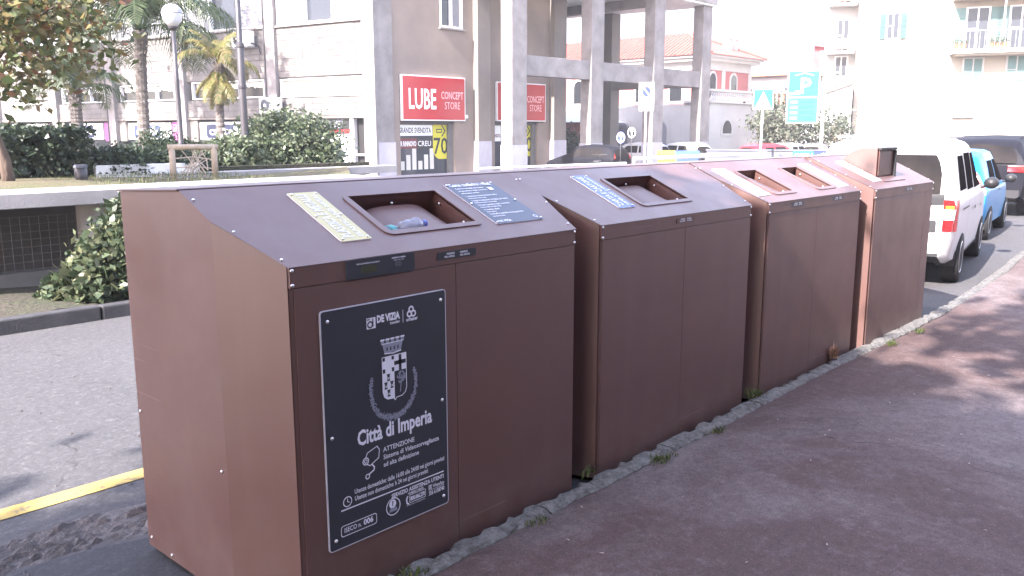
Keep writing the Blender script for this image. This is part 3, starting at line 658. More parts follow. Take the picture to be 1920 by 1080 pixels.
# ------------------------------------------------------------------ raised garden behind the road
GZ = .92
ps = empty('parapet_wall', (3, 9.0, 0), 0, 'pale concrete slab parapet on round pillars edging the raised garden', 'wall')
for x0, x1 in ((-7, -2), (-2, 2.36), (2.37, 7.3)):
    MB().box(x0, 9.0, .90, x1-.008, 9.75, 1.045).build('slab', M['conc'], ps, bevel=.008, world=True)
for x in (-4.2, -.2, 3.70, 7.0): MB().lathe([(.17, .05), (.17, .90)], (x, 9.35, 0), 20).build('pillar', M['conc'], ps, smooth=False, world=True)
MB().box(-7, 9.42, .0, 7.3, 9.55, .22).build('low_wall', M['conc_d'], ps, world=True)
MB().box(-7, 10.6, -.4, 7.3, 10.75, .90).build('back_wall', M['conc_d'], ps, world=True)
mf = empty('mesh_fence', (3, 9.48, .22), 0, 'rusty wire mesh fence hung beneath the concrete slab', 'fence')
b = MB()
for i in range(125): b.tube([(-4+.09*i, 9.48, .22), (-4+.09*i, 9.48, .78)], .0022, 4, cap=False)
for k in range(8): b.tube([(-4, 9.482, .24+.077*k), (7.2, 9.482, .24+.077*k)], .0024, 4, cap=False)
tag(b.build('wire_mesh', M['wire'], mf, world=True), kind='stuff')
for x in (-1.5, 1.9, 5.6): MB().tube([(x, 9.49, .2), (x, 9.49, .85)], .016, 8).build('post', M['galv'], mf, world=True)
b = MB(); b.grid(lambda u, v: (-9+(16.3+.72*13.2*v)*u, 9.6+ (13.2)*v, GZ+.06*math.sin(u*19+v*4)*math.sin(v*9)+.10*v), 50, 24); tag(b.build('garden_ground', M['lawn'], smooth=True), kind='structure')
pl = empty('planter_wall', (7, 14, .9), 0, 'low white rendered wall holding the shrub bed', 'wall')
b = MB(); b.box(5.35, 13.3, .80, 7.0, 13.42, 1.13); b.build('wall', M['white'], pl, world=True)
b = MB(); b.box(7.0, 13.55, .80, 10.7, 13.72, 1.04); b.build('kerb_wall', M['soil'], pl, world=True)
b = MB(); b.box(6.2, 12.95, .85, 10.9, 13.35, .98); b.build('edging', M['conc'], pl, world=True)

# ------------------------------------------------------------------ plants
def leafquads(P, size, rg, up=.35, aspect=.55, sd=.3):
    n = len(P); d = rg.normal(size=(n, 3)); d /= np.linalg.norm(d, axis=1)[:, None]
    a = rg.normal(size=(n, 3)); a[:, 2] *= .6; a -= (a*d).sum(1)[:, None]*d; a /= np.linalg.norm(a, axis=1)[:, None]+1e-9
    d[:, 2] += up; d /= np.linalg.norm(d, axis=1)[:, None]; s_ = np.cross(d, a); s_ /= np.linalg.norm(s_, axis=1)[:, None]+1e-9
    L_ = size*(1+sd*rg.normal(size=n)).clip(.4, 1.8)[:, None]; W_ = L_*aspect*.5; nn = np.cross(a, s_)
    V = np.stack([P, P+a*L_*.45+s_*W_+nn*L_*.06, P+a*L_, P+a*L_*.45-s_*W_+nn*L_*.06], 1)
    return V.reshape(-1, 3)
def clumps(c, r, k, n, rg, shell=.65, cs=.22):
    d = rg.normal(size=(k, 3)); d /= np.linalg.norm(d, axis=1)[:, None]; rad = shell+(1-shell)*rg.random(k)**.6; rad[:k//4] *= rg.random(k//4)
    C = d*rad[:, None]; idx = rg.integers(0, k, n)
    q = C[idx]+rg.normal(size=(n, 3))*cs*(0.6+.8*rg.random(k)[idx])[:, None]
    return q*np.array(r)+np.array(c)
def crownmesh(name, parent, c, r, k, n, size, m, rg, cs=.22, shell=.65, aspect=.55, zmin=None):
    P = clumps(c, r, k, n, rg, shell, cs)
    if zmin is not None: P = P[P[:, 2] > zmin]
    return link(name, fastmesh(name, leafquads(P, size, rg, aspect=aspect), 4, m), parent)
def broad_tree(name, loc, h0, c, r, k, n, size, m, label, cat='tree', lean=(0, 0), trunk=.12, seed=1, group=None, cs=.22, limbs=7):
    rg = np.random.default_rng(seed); root = empty(name, loc, 0, label, cat, group)
    b = MB(); top = Vector(c)+Vector((0, 0, r[2]*.1)); base = Vector((0, 0, -.1)); fork = Vector((c[0]*.55+lean[0], c[1]*.55+lean[1], h0))
    b.tube([base, base.lerp(fork, .3)+Vector((.04, .03, 0)), base.lerp(fork, .65)+Vector((-.03, .04, 0)), fork, fork.lerp(top, .5), top], [trunk*1.25, trunk, trunk*.9, trunk*.8, trunk*.5, trunk*.15], 10)
    for i in range(limbs):
        a = 2*PI*i/limbs+rg.random(); e = Vector((c[0]+r[0]*.75*math.cos(a), c[1]+r[1]*.75*math.sin(a), c[2]+r[2]*(rg.random()*.9-.25)))
        s_ = fork.lerp(top, rg.random()*.35); m_ = s_.lerp(e, .5)+Vector((0, 0, .12*r[2]))
        b.tube([s_, m_, e], [trunk*.5, trunk*.3, trunk*.08], 6)
    b.build('trunk', M['bark'], root, smooth=True)
    crownmesh('crown', root, c, r, k, n, size, m, rg, cs)
    return root
def shrub(name, loc, r, n, size, m, label, seed, cat='shrub', k=60, flat=True, core=True, cs=.10, shell=.86, group=None):
    rg = np.random.default_rng(seed); root = empty(name, loc, 0, label, cat, group)
    d = rg.normal(size=(k, 3)); d /= np.linalg.norm(d, axis=1)[:, None]; d[:, 2] = np.abs(d[:, 2]) if flat else d[:, 2]
    C = d*(shell+(1-shell)*rg.random(k))[:, None]*np.array([1, 1, 1]); C[:, :2] *= (1+.16*rg.normal(size=k)).clip(.7, 1.2)[:, None]
    idx = rg.integers(0, k, n); P = (C[idx]+rg.normal(size=(n, 3))*cs)*np.array(r); P = P[P[:, 2] > -.02*r[2]]
    link('foliage', fastmesh('foliage', leafquads(P, size, rg, .2), 4, m), root)
    # inner mass: many leaves too, packed deeper, and stems
    n2 = n//3; Q = rg.normal(size=(n2, 3)); Q /= np.linalg.norm(Q, axis=1)[:, None]; Q *= (.35+.5*rg.random(n2))[:, None]; Q[:, 2] = np.abs(Q[:, 2]); Q *= np.array(r)
    link('inner_foliage', fastmesh('inner_foliage', leafquads(Q, size*1.9, rg, .2, .75), 4, m), root)
    b = MB()
    for i in range(9):
        a = 2*PI*i/9; b.tube([(.05*math.cos(a), .05*math.sin(a), -.03), (r[0]*.35*math.cos(a), r[1]*.35*math.sin(a), r[2]*.45), (r[0]*.62*math.cos(a), r[1]*.62*math.sin(a), r[2]*.62)], [.018, .012, .005], 5)
    b.build('stems', M['bark'], root)
    return root
def hedge(name, loc, size, n, ls, m, label, seed):
    rg = np.random.default_rng(seed); root = empty(name, loc, 0, label, 'hedge')
    P = rg.random((n, 3))-.5; ax = rg.integers(0, 3, n); sg_ = np.where(rg.random(n) < .5, -.5, .5); P[np.arange(n), ax] = sg_+rg.normal(size=n)*.025
    P[:, 2] += .5; P = P[P[:, 2] > .02]*np.array(size); P += rg.normal(size=P.shape)*.03
    link('foliage', fastmesh('foliage', leafquads(P, ls, rg, .1), 4, m), root)
    q = rg.random((n//3, 3))*.9-.45; q[:, 2] += .5; link('inner_foliage', fastmesh('inner_foliage', leafquads(q*np.array(size), ls*2, rg, .1, .8), 4, m), root)
    return root
def frond_mesh(name, L_, droop, e0, nl, ll, m, rg, hang=.5):
    """palm frond starting at the origin along +x: arching midrib with leaflets on both sides"""
    V = []; p = np.array([0., 0, 0]); e = e0; pts = [p.copy()]; ns = 22; st = L_/ns; dirs = []
    for i in range(ns):
        d = np.array([math.cos(e), 0, math.sin(e)]); dirs.append(d); p = p+d*st; pts.append(p.copy()); e -= droop/ns*(.5+1.2*i/ns)
    for i in range(ns):            # midrib as a thin ridge (two quads)
        w0, w1 = .022*(1-i/ns)+.004, .022*(1-(i+1)/ns)+.004; a, c = pts[i], pts[i+1]; z = np.array([0, 0, .012*(1-i/ns)]); y = np.array([0, 1, 0])
        V += [a-y*w0, c-y*w1, c+z, a+z, a+z, c+z, c+y*w1, a+y*w0]
    for k in range(nl):
        f = .12+.88*(k+.5)/nl; i = min(ns-1, int(f*ns)); q = pts[i]+(pts[i+1]-pts[i])*(f*ns-i); d = dirs[i]
        l = ll*math.sin(PI*min(1, .18+.80*f))**.7
        for s_ in (-1, 1):
            out = np.array([0, s_, 0])*.80+d*.55+np.array([0, 0, .25-.25*rg.random()]); out /= np.linalg.norm(out)
            l_ = l*rg.uniform(.85, 1.1); wv = d*.014
            mid = q+out*l_*.5+np.array([0, 0, -hang*.10*l_]); tip = q+out*l_*.86+np.array([0, 0, -hang*l_*rg.uniform(.45, .75)])
            V += [q-wv*.6, mid-wv, mid+wv, q+wv*.6, mid-wv, tip-wv*.15, tip+wv*.15, mid+wv]
    return fastmesh(name, np.array(V), 4, m)
def palm(name, loc, h, rad, nf, L_, label, m, seed, lean=(0, 0), skirt=0, group=None):
    rg = np.random.default_rng(seed); root = empty(name, loc, 0, label, 'palm tree', group)
    b = MB(); path = []; rr_ = []; ns = 40
    for i in range(ns+1):
        f = i/ns; path.append((lean[0]*f*f, lean[1]*f*f, -.15+(h+.15)*f)); rr_.append(rad*(1.15-.2*f+.06*((i % 2)*2-1)+(.35 if f > .93 else 0)))
    b.tube(path, rr_, 12); b.build('trunk', M['palmbark'], root)
    b = MB()
    for i in range(26):   # old leaf stubs
        a = i*2.4; z = h-.02-.03*i*h/4; q = Vector((lean[0], lean[1], z)); o = Vector((math.cos(a), math.sin(a), 0))
        b.tube([q+o*rad*.8, q+o*(rad*1.15)+Vector((0, 0, .10))], [.035, .012], 5)
    b.build('leaf_stubs', M['palmbark'], root)
    kinds = [frond_mesh('frond', L_*s_, dr, e, 46, L_*.30, m, rg, hg) for s_, dr, e, hg in ((1., 1.7, 1.15, .7), (1.05, 2.2, .85, .9), (.95, 2.0, .45, 1.0), (.8, 1.2, 1.4, .6))]
    for i in range(nf):
        k = 3 if i < nf*.2 else i % 3
        link('frond', kinds[k], root, (lean[0], lean[1], h), (0, 0, i*2.399+rg.normal()*.15), [rg.uniform(.85, 1.1)]*3)
    if skirt: dk_ = [frond_mesh('dead_frond', L_*.75, dr, e, 30, L_*.22, m, rg, 1.) for dr, e in ((.9, -.35), (.7, -.75), (.4, -1.05))]
    for i in range(skirt):
        link('dead_frond', dk_[i % 3], root, (lean[0], lean[1], h-.02*i), (0, 0, i*2.399+rg.normal()*.3), [rg.uniform(.7, 1.05)]*3)
    return root
def tuft(loc, n, h, m, seed, label, spread=.06, cat='weed', lean=.5):
    rg = np.random.default_rng(seed); V = []
    for _ in range(n):
        a = rg.uniform(0, 2*PI); q = np.array([rg.normal()*spread, rg.normal()*spread*.5, 0]); d = np.array([math.cos(a), math.sin(a), 0]); l = h*rg.uniform(.4, 1.2); ln = rg.uniform(.1, lean)*1.6
        w_ = np.array([-d[1], d[0], 0])*.003*rg.uniform(.6, 1.6); m1 = q+d*l*ln*.4+np.array([0, 0, l*.6]); tp = q+d*l*ln+np.array([0, 0, l*(1-.45*ln)])
        V += [q-w_, q+w_, m1+w_*.8, m1-w_*.8, m1-w_*.8, m1+w_*.8, tp+w_*.1, tp-w_*.1]
    o = link('weed_tuft', fastmesh('weed_tuft', np.array(V), 4, m), None, loc)
    return tag(o, label, cat, 'weeds along the kerb')

# the tree at the left edge of the garden, hedge, shrubs
broad_tree('broadleaf_tree', (3.88, 12.4, .94), 1.3, (.12, -.05, 2.35), (1.28, 1.2, 1.32), 130, 5600, .125, M['leaf_mix'], 'leaning broadleaf tree with mixed green and reddish leaves over the lawn', lean=(-.25, .05), trunk=.07, seed=21, cs=.15)
hedge('clipped_hedge', (4.05, 13.75, .95), (2.5, .85, .72), 5200, .075, M['leaf_hedge'], 'dark clipped hedge behind the grey litter bin', 3)
shrub('trailing_shrub', (5.85, 13.75, 1.0), (.55, .5, .42), 2600, .06, M['leaf_hedge'], 'dark low shrub spilling over the white wall next to the hedge', 5)
shrub('trailing_shrub', (6.75, 13.8, 1.0), (.65, .5, .36), 2800, .06, M['leaf_hedge'], 'dark low shrub spilling over the white wall beside the wooden frame', 6)
shrub('round_shrub', (8.3, 17.0, 1.0), (.75, .6, .66), 2800, .06, M['leaf_hedge'], 'dark green rounded shrub at the foot of the globe street lamp', 7)
shrub('pittosporum_bush', (9.85, 14.9, .95), (1.35, .9, 1.02), 7600, .078, M['leaf_pitto'], 'large pale green domed bush in front of the shop window', 8, k=110)
shrub('pittosporum_bush', (8.3, 14.45, .95), (.85, .6, .55), 3600, .078, M['leaf_pitto'], 'lower pale green bush behind the tall dark pole', 9, k=60)
shrub('roadside_bush', (3.68, 8.30, .06), (.60, .50, .84), 4600, .082, M['leaf_near'], 'glossy green roadside bush leaning against the slab parapet', 10, k=90)
shrub('roadside_bush', (3.12, 8.20, .06), (.34, .34, .40), 2400, .078, M['leaf_near'], 'small glossy bush at the low end of the roadside bed', 12, k=50)
palm('palm_tree', (9.2, 20.0, .95), 2.95, .125, 34, 2.6, 'tall palm with a thick trunk and arching green fronds before the facade', M['leaf_palm'], 31, (.1, 0))
palm('palm_tree', (9.75, 17.5, .95), 2.12, .085, 9, 1.15, 'slender palm with yellowing drooping crown between the lamp and pole', M['leaf_pyel'], 32, (.05, 0), skirt=16)
palm('palm_tree', (9.35, 24.2, .95), 1.8, .15, 16, 1.7, 'short palm half hidden behind the broadleaf tree', M['leaf_palm'], 33)
# lawn grass
rg = np.random.default_rng(5); V = []
for _ in range(5200):
    q = np.array([rg.uniform(2.4, 7), rg.uniform(9.9, 14.0), GZ+.02]); q[2] = GZ+.06*math.sin((q[0]+9)/21.6*19+(q[1]-9.6)/13.2*4)*math.sin((q[1]-9.6)/13.2*9)+.1*(q[1]-9.6)/13.2-.01
    a = rg.uniform(0, 2*PI); d = np.array([math.cos(a), math.sin(a), 0]); w_ = np.array([-d[1], d[0], 0])*.004; l = rg.uniform(.02, .06)
    V += [q-w_, q+w_, q+d*l*.5+[0, 0, l]+w_*.2, q+d*l*.5+[0, 0, l]-w_*.2]
tag(link('lawn_grass', fastmesh('lawn_grass', np.array(V), 4, M['leaf_grass'])), 'sparse lawn grass on the raised garden', 'grass', kind='stuff')
# weeds on the kerb
for i, (x, y, n, h, m, dry) in enumerate(((1.80, 2.13, 40, .05, 'leaf_grass', 'spreading on the kerb below the town sign'), (2.42, 2.07, 26, .035, 'leaf_grass', 'below the right door of the yellow label container'), (2.95, 2.22, 22, .06, 'leaf_grass', 'in the gap between the yellow label and blue label containers'),
        (3.32, 2.06, 50, .05, 'leaf_grass', 'at the kerb below the left door of the blue label container'), (3.85, 2.06, 30, .04, 'leaf_grass', 'at the kerb below the right door of the blue label container'), (4.52, 2.20, 50, .085, 'leaf_grass', 'in the gap before the two opening container'),
        (5.70, 2.21, 60, .11, 'leaf_dry', 'dry and reddish against the two opening container'), (6.35, 2.04, 60, .05, 'leaf_grass', 'at the kerb before the hooded container'), (6.9, 2.02, 40, .06, 'leaf_grass', 'at the kerb below the hooded container right side'))):
    tuft((x, y, .088), int(n*1.6), h*(.62 if m == 'leaf_grass' else .9), M[m], 60+i, ('tuft of dry weed ' if m == 'leaf_dry' else 'small green weed ')+dry, .036 if m == 'leaf_grass' else .022)

# ------------------------------------------------------------------ garden furniture
t_ = empty('litter_bin', (4.86, 12.6, .96), 0, 'small grey litter bin with lid beside the hedge', 'litter bin'); t_.scale = (.68, .68, .85)
MB().lathe([(.11, 0), (.12, .02), (.125, .20)], n=20).build('bin_body', M['pole'], t_, smooth=True); MB().lathe([(.135, .205), (.135, .225), (.12, .255), (.0, .26)], n=20).build('bin_lid', M['ramp'], t_)
fr = empty('wooden_frame', (6.45, 12.42, .93), math.atan2(12.28-12.56, 6.72-6.18), 'rustic log frame filled with a lattice of pale twigs', 'fence')
for x in (-.30, .30): MB().tube([(x, 0, -.05), (x, .005, .25), (x*1.005, 0, .50)], [.050, .048, .046], 10).build('post', M['wood'], fr, smooth=True)
MB().tube([(-.36, 0, .465), (0, .004, .47), (.36, 0, .465)], [.045, .043, .045], 10).build('top_rail', M['wood'], fr, smooth=True)
rs = random.Random(8)
for k in range(13):
    a, c_ = rs.uniform(-.24, .24), rs.uniform(-.24, .24); h0, h1 = rs.choice(((0, .44), (0.02, .3), (.12, .43), (.05, .42))); y = rs.uniform(-.03, .03)
    MB().tube([(a, y, h0), ((a+c_)/2+rs.uniform(-.05, .05), y+.01, (h0+h1)/2), (c_, y, h1)], [.011, .010, .006], 6).build('twig', M['twig'], fr)
for h in (.16, .30): MB().tube([(-.26, .0, h), (0, .015, h+.02), (.26, 0, h-.02)], .011, 6).build('twig', M['twig'], fr)
# globe lamp
lp = empty('street_lamp', (8.10, 16.05, .95), 0, 'dark street lamp with a round glass globe beside the tall palm', 'street lamp'); lp.scale = (.84, .84, .855)
MB().lathe([(.085, 0), (.085, .5), (.062, .55), (.055, 1.8), (.042, 3.02)], n=14).build('post', M['pole'], lp, smooth=True)
MB().lathe([(.05, 3.0), (.10, 3.04), (.11, 3.08), (.06, 3.09)], n=16).build('collar', M['pole'], lp)
MB().lathe([(.10, 3.085), (.19, 3.20), (.225, 3.33), (.228, 3.36)], n=24).build('globe', M['globe'], lp, smooth=True)
MB().lathe([(.235, 3.355), (.235, 3.375), (.20, 3.47), (.12, 3.54), (0, 3.57)], n=24).build('lamp_top', M['globe_t'], lp, smooth=True)
tp = empty('tall_pole', (8.64, 14.62, .86), 0, 'tall slim black pole standing in the shrub bed', 'pole')
MB().lathe([(.085, 0), (.085, .06), (.07, .08), (.068, .9), (.066, 2.3), (.05, 2.35), (.046, 6.0)], n=14).build('shaft', M['pole'], tp, smooth=True)
MB().lathe([(.075, 1.55), (.078, 1.57), (.078, 1.61), (.075, 1.63)], n=14).build('band', M['pole'], tp); MB().lathe([(.072, 2.28), (.076, 2.30), (.074, 2.36), (.055, 2.38)], n=14).build('band', M['pole'], tp)

# white tubular railing by the ramp
rl = empty('railing', (12.07, 11.97, -.1), 0, 'white tubular railing behind the containers', 'railing')
for y0, y1 in (((12.07, 11.95), (16.6, 11.55)),):
    (xa, ya), (xb, yb_) = y0, y1
    for z in (.90, .60, .30): MB().tube([(xa, ya, z), (xb, yb_, z)], .026 if z > .8 else .016, 8).build('rail', M['railw'], rl, world=True)
    for k in range(6):
        f = k/5; MB().tube([(xa+(xb-xa)*f, ya+(yb_-ya)*f, -.1), (xa+(xb-xa)*f, ya+(yb_-ya)*f, .90)], .022, 8).build('post', M['railw'], rl, world=True)
MB().tube([(17.0, 11.6, .98), (19.5, 11.45, .99), (23, 11.2, 1.0)], .05, 8).build('rail', M['railw'], rl, world=True)
for x in (17, 20, 23): MB().tube([(x, 11.6-.067*(x-17), -.1), (x, 11.6-.067*(x-17), .98)], .03, 8).build('post', M['railw'], rl, world=True)

# ------------------------------------------------------------------ corner building (shops, offices, portico)
CB = Vector((21.2, 26.4, 0)); aV = R(100.9); DV = Vector((math.cos(aV), math.sin(aV), 0)); NV = Vector((-math.sin(aV)*-1, 0, 0))
NO = Vector((-DV.y, DV.x, 0))*1.0
if NO.x > 0: NO = -NO                                                # outward normal of the long facade (towards -X)
def FL(t, z, o): q = CB+DV*t+NO*o; return (q.x, q.y, z)
def FS(x, z, o): return (x, 26.4-o, z)                               # shop facade, faces -Y
BG = -.4; BT = 9.4
ob = empty('corner_building', (21.2, 26.4, 0), 0, 'long grey block of shops and offices with concrete pilasters and open portico', 'building')
def part(name, mats, fn, bevel=0, smooth=False, fix=True):
    b = MB(); fn(b); return b.build(name, mats, ob, smooth, bevel, world=True, fix=fix)
# mass behind
def mass(b):
    p = [(21.75, 26.75, 0), FL(1.2, 0, -.35), FL(34, 0, -.35), (FL(34, 0, 0)[0]+20, FL(34, 0, 0)[1], 0), (32.4, 42, 0), (32.4, 26.75, 0)]
    b.prism([(q[0], q[1]) for q in p], lambda x, y, h: (x, y, h), BG, BT)
part('core_wall', M['mortar'], mass)
# ---- long facade: wall bands between openings made of block courses
pil = [(-.15, .45), (5.10, 5.62), (10.85, 11.35), (16.0, 16.5), (20.75, 21.2), (26.1, 26.6), (31.4, 31.9)]
for a, c in pil: part('pilaster', M['colm'], lambda b: b.fbox(FL, a, c, BG, BT, -.3, .16), .01)
for t in (5.72, 11.45, 16.62): part('drain_pipe', M['pole'], lambda b: b.tube([FL(t, BG, .1), FL(t, BT, .1)], .05, 8))
part('wall_backing', M['mortar'], lambda b: [b.fbox(FL, a[1], c[0], z0, z1, -.3, -.045) for a, c in zip(pil, pil[1:]) for z0, z1 in ((2.25, 3.0), (3.79, 5.8))])
blk = {}
rb = random.Random(2)
nblk = 0
for bi, (a, c) in enumerate(zip(pil[:4], pil[1:5])):
    t0_, t1_ = a[1], c[0]; nb = 5; wv = (t1_-t0_)/nb
    for z0, z1 in ((2.27, 2.98), (3.82, 5.76)):
        nr = round((z1-z0)/.235); hh = (z1-z0)/nr
        for r_ in range(nr):
            off = (r_ % 2)*.5
            for k in range(nb+(1 if off else 0)):
                ta = max(t0_, t0_+(k-off)*wv); tb = min(t1_, t0_+(k+1-off)*wv)
                if tb-ta < .1: continue
                part('block', M['block'], lambda b: b.fbox(FL, ta+.006, tb-.006, z0+hh*r_+.007, z0+hh*(r_+1)-.007, -.05, rb.uniform(-.012, .012))); nblk += 1
tag(part('block_courses', M['block'], lambda b: [b.fbox(FL, a[1]+(c[0]-a[1])*k/5+.006, a[1]+(c[0]-a[1])*(k+1)/5-.006, 2.27+.235*r_+.007, 2.27+.235*(r_+1)-.007, -.05, 0) for a, c in zip(pil[4:], pil[5:]) for r_ in range(15) for k in range(5)]), kind='stuff')
# windows
def window(F, t0_, t1_, z0, z1, n, fm, panefn, dep=.18, fr=.07, sill=True, name='window', parts=None):
    w_ = part(name, fm, lambda b: [b.fbox(F, t0_, t1_, z1-fr, z1, -dep, .02), b.fbox(F, t0_, t1_, z0, z0+fr, -dep, .02)]+[b.fbox(F, q-fr/2, q+fr/2, z0+fr, z1-fr, -dep, .018) for q in [t0_+fr/2+(t1_-t0_-fr)*k/n for k in range(n+1)]])
    for k in range(n):
        a = t0_+fr/2+(t1_-t0_-fr)*k/n+fr/2; c = t0_+fr/2+(t1_-t0_-fr)*(k+1)/n-fr/2
        b = MB(); b.fbox(F, a, c, z0+fr, z1-fr, -dep, -dep+.02); L = ob.location
        b.v = [(p[0]-L.x, p[1]-L.y, p[2]-L.z) for p in b.v]; q = b.build('pane', panefn(k), None); q.parent = w_
    if sill:
        b = MB(); b.fbox(F, t0_-.08, t1_+.08, z0-.07, z0-.005, -.1, .10); L = ob.location; b.v = [(p[0]-L.x, p[1]-L.y, p[2]-L.z) for p in b.v]; q = b.build('sill', M['colm'], None); q.parent = w_
    return w_
for a, c in zip(pil[:-1], pil[1:]):
    window(FL, a[1]+.05, c[0]-.08, 5.86, 7.7, 3, M['frame'], lambda k: M['blind'] if k != 1 else M['glass_b'])
part('upper_wall', M['block'], lambda b: [b.fbox(FL, a[1], c[0], 7.72, BT, -.3, 0) for a, c in zip(pil, pil[1:])])
# roller slats over the upper windows of the first two bays
for bi in (0, 1):
    a, c = pil[bi], pil[bi+1]; wv = (c[0]-a[1]-.13)/3
    for j in range(3):
        if j == 1: continue
        for k in range(12): part('blind_slat', M['blind'], lambda b: b.fbox(FL, a[1]+.16+wv*j, a[1]-.02+wv*(j+1), 5.98+.13*k, 6.095+.13*k, -.15, -.135))
# slot windows
window(FL, .52, 5.0, 3.02, 3.75, 1, M['frame'], lambda k: M['cream_pan'], .22, .05, False)
for bi in (1, 2, 3, 4, 5):
    a, c = pil[bi], pil[bi+1]
    wn = window(FL, a[1]+.32, c[0]-.35, 3.03, 3.78, 3, M['frame'], lambda k: M['glass'], .16, .06, False)
    def curtain(b):
        z1 = 3.70; t0_, t1_ = a[1]+.45, c[0]-.5; n = 60; rg_ = random.Random(bi)
        pts = [(t0_+(t1_-t0_)*i/n, 3.43+.06*rg_.random()+(.05 if (i//9) % 2 else 0)) for i in range(n+1)]
        for (p0, h0), (p1, h1) in zip(pts, pts[1:]): b.poly([FL(p0, h0, -.132), FL(p1, h1, -.132), FL(p1, z1, -.132), FL(p0, z1, -.132)])
    part('curtain', M['cream_pan'], curtain, fix=False)
# shop fronts at ground level
part('lintel', M['conc_b'], lambda b: [b.fbox(FL, a[1], c[0], 2.16, 2.255, -.3, .04) for a, c in zip(pil, pil[1:])])
part('shop_recess', M['dark'], lambda b: [b.fbox(FL, a[1], c[0], BG, 2.155, -.34, -.30) for a, c in zip(pil, pil[1:])])
for bi in (1, 2, 3, 4):
    a, c = pil[bi], pil[bi+1]; t1_ = c[0]-.50; t0_ = a[1]+.45
    s_ = part('shop_sign', M['swhite'], lambda b: b.fbox(FL, t0_+.55, t1_, 1.28, 2.06, -.30, -.16))
    sb = part('sign_panel', M['bluep'], lambda b: b.prism([(p, q) for p, q in rrect(t0_+1.3, 1.36, t1_-.45, 1.96, .12)], lambda p, q, h: FL(p, q, h), -.158, -.15))
    P = Print(lambda u, v, o: FL(-u, v, o-.148), .002); P.text('cancella', -(t1_-.62), 1.50, .52, 0, 0, 'LEFT', .012, width=t1_-t0_-2.1)
    P.build('lettering', M['swhite'], ob, world=True, fix=False)
    part('poster', M['pink_p'], lambda b: b.fbox(FL, t0_+.02, t0_+.46, 1.2, 2.08, -.30, -.2)); part('shop_glass', M['glass'], lambda b: b.fbox(FL, t0_, t1_, BG, 1.27, -.30, -.22))
    part('awning_box', M['conc_b'], lambda b: b.fbox(FL, t1_, c[0], 1.2, 2.155, -.29, -.05))
# first bay: store window with black fascia
part('fascia', M['black'], lambda b: b.fbox(FL, 1.35, 4.9, 1.74, 2.155, -.295, -.12)); P = Print(lambda u, v, o: FL(-u, v, o-.118), .002)
P.text('CONCEPT', -2.9, 1.96, .20, 0, 0, 'LEFT', .002, width=1.15); P.text('STORE', -2.78, 1.78, .18, 0, 0, 'LEFT', .002, width=.8); P.ring(-3.15, 1.95, .16, .03, 0, 0, 16, -1.4, 1.8)
P.build('lettering', M['ink2'], ob, world=True, fix=False)
part('red_band', M['red_sign'], lambda b: b.fbox(FL, 1.45, 2.5, 1.56, 1.735, -.295, -.15)); part('poster', M['swhite'], lambda b: b.fbox(FL, 1.42, 2.6, .2, 1.555, -.295, -.2))
part('door_post', M['frame'], lambda b: b.fbox(FL, 1.16, 1.36, BG, 2.15, -.25, -.05)); part('shop_glass', M['glass'], lambda b: b.fbox(FL, 2.62, 4.95, BG, 1.73, -.295, -.2)); part('door_rail', M['frame'], lambda b: b.fbox(FL, .46, 1.15, .70, .78, -.2, -.1))
# ---- shop facade under the open corner
sw = [(22.03, 22.42, BG, BT), (25.95, 26.54, BG, BT), (22.42, 25.95, 3.84, 5.74), (27.33, 27.85, BG, BT), (31.2, 31.6, BG, BT), (27.85, 31.2, 3.76, BT), (22.42, 24.62, 5.74, BT), (24.62, 25.95, 7.72, BT), (25.4, 25.95, BG, 2.04), (30.75, 31.2, BG, 2.04)]
part('shop_wall', M['plaster'], lambda b: [b.fbox(FS, *q, -.36, 0) for q in sw])
part('corner_pilaster', M['colm'], lambda b: b.box(21.15, 26.28, 1.22, 22.03, 26.9, BT), .012); part('painted_base', M['colm_l'], lambda b: b.box(21.13, 26.25, BG, 22.06, 26.9, 1.218))
for x0, x1 in ((26.54, 27.33), (31.6, 32.5)):
    part('pilaster', M['conc_b'], lambda b: b.box(x0, 26.12, 1.22, x1, 26.8, BT), .012); part('painted_base', M['colm_l'], lambda b: b.box(x0-.02, 26.10, BG, x1+.02, 26.8, 1.218))
def swindow():
    w_ = window(FS, 24.66, 25.93, 5.80, 7.7, 2, M['frame'], lambda k: M['blind'] if k else M['glass_b'], .14, .08, True); return w_
swindow()
for x0, x1 in ((22.42, 25.4), (27.85, 30.75)):
    g = part('shop_glass', M['glass_b'], lambda b: b.fbox(FS, x0, x1, BG, 2.02, -.34, -.26)); part('head_frame', M['pole'], lambda b: b.fbox(FS, x0, x1+.02, 1.93, 2.04, -.33, -.1)); part('side_frame', M['conc_d'], lambda b: b.fbox(FS, x1-.25, x1, BG, 1.925, -.255, -.12))
# store signs hang on the wall: things of their own
def store_sign(x0, x1, z0, z1, label, word, cs='CONCEPT', n_=0):
    s_ = empty('store_sign', (x0, 26.4, z0), 0, label, 'sign', 'red store signs over the shop windows')
    G = lambda u, v, o: (u, -o, v); w_, h_ = x1-x0, z1-z0
    b = MB(); b.box(0, -.12, 0, w_, -.002, h_); b.build('sign_box', M['frame'], s_)
    b = MB(); b.box(.05, -.128, .05, w_-.05, -.121, h_-.05); b.build('sign_face', M['red_sign'], s_)
    P = Print(lambda u, v, o: (u, -.129-o, v), .003)
    P.text(word, w_*.09, h_*.27, 1.12, 0, 0, 'LEFT', .02, width=w_*.42); P.text(cs, w_*.78, h_*.50, .42, 1, 0, 'CENTER', .004, width=w_*.36); P.text('STORE', w_*.78, h_*.27, .42, 1, 0, 'CENTER', .0, width=w_*.25)
    P.build('lettering', [M['swhite'], mat('pale_red_ink%d' % n_, (.75, .40, .42), .4)], s_, fix=False)
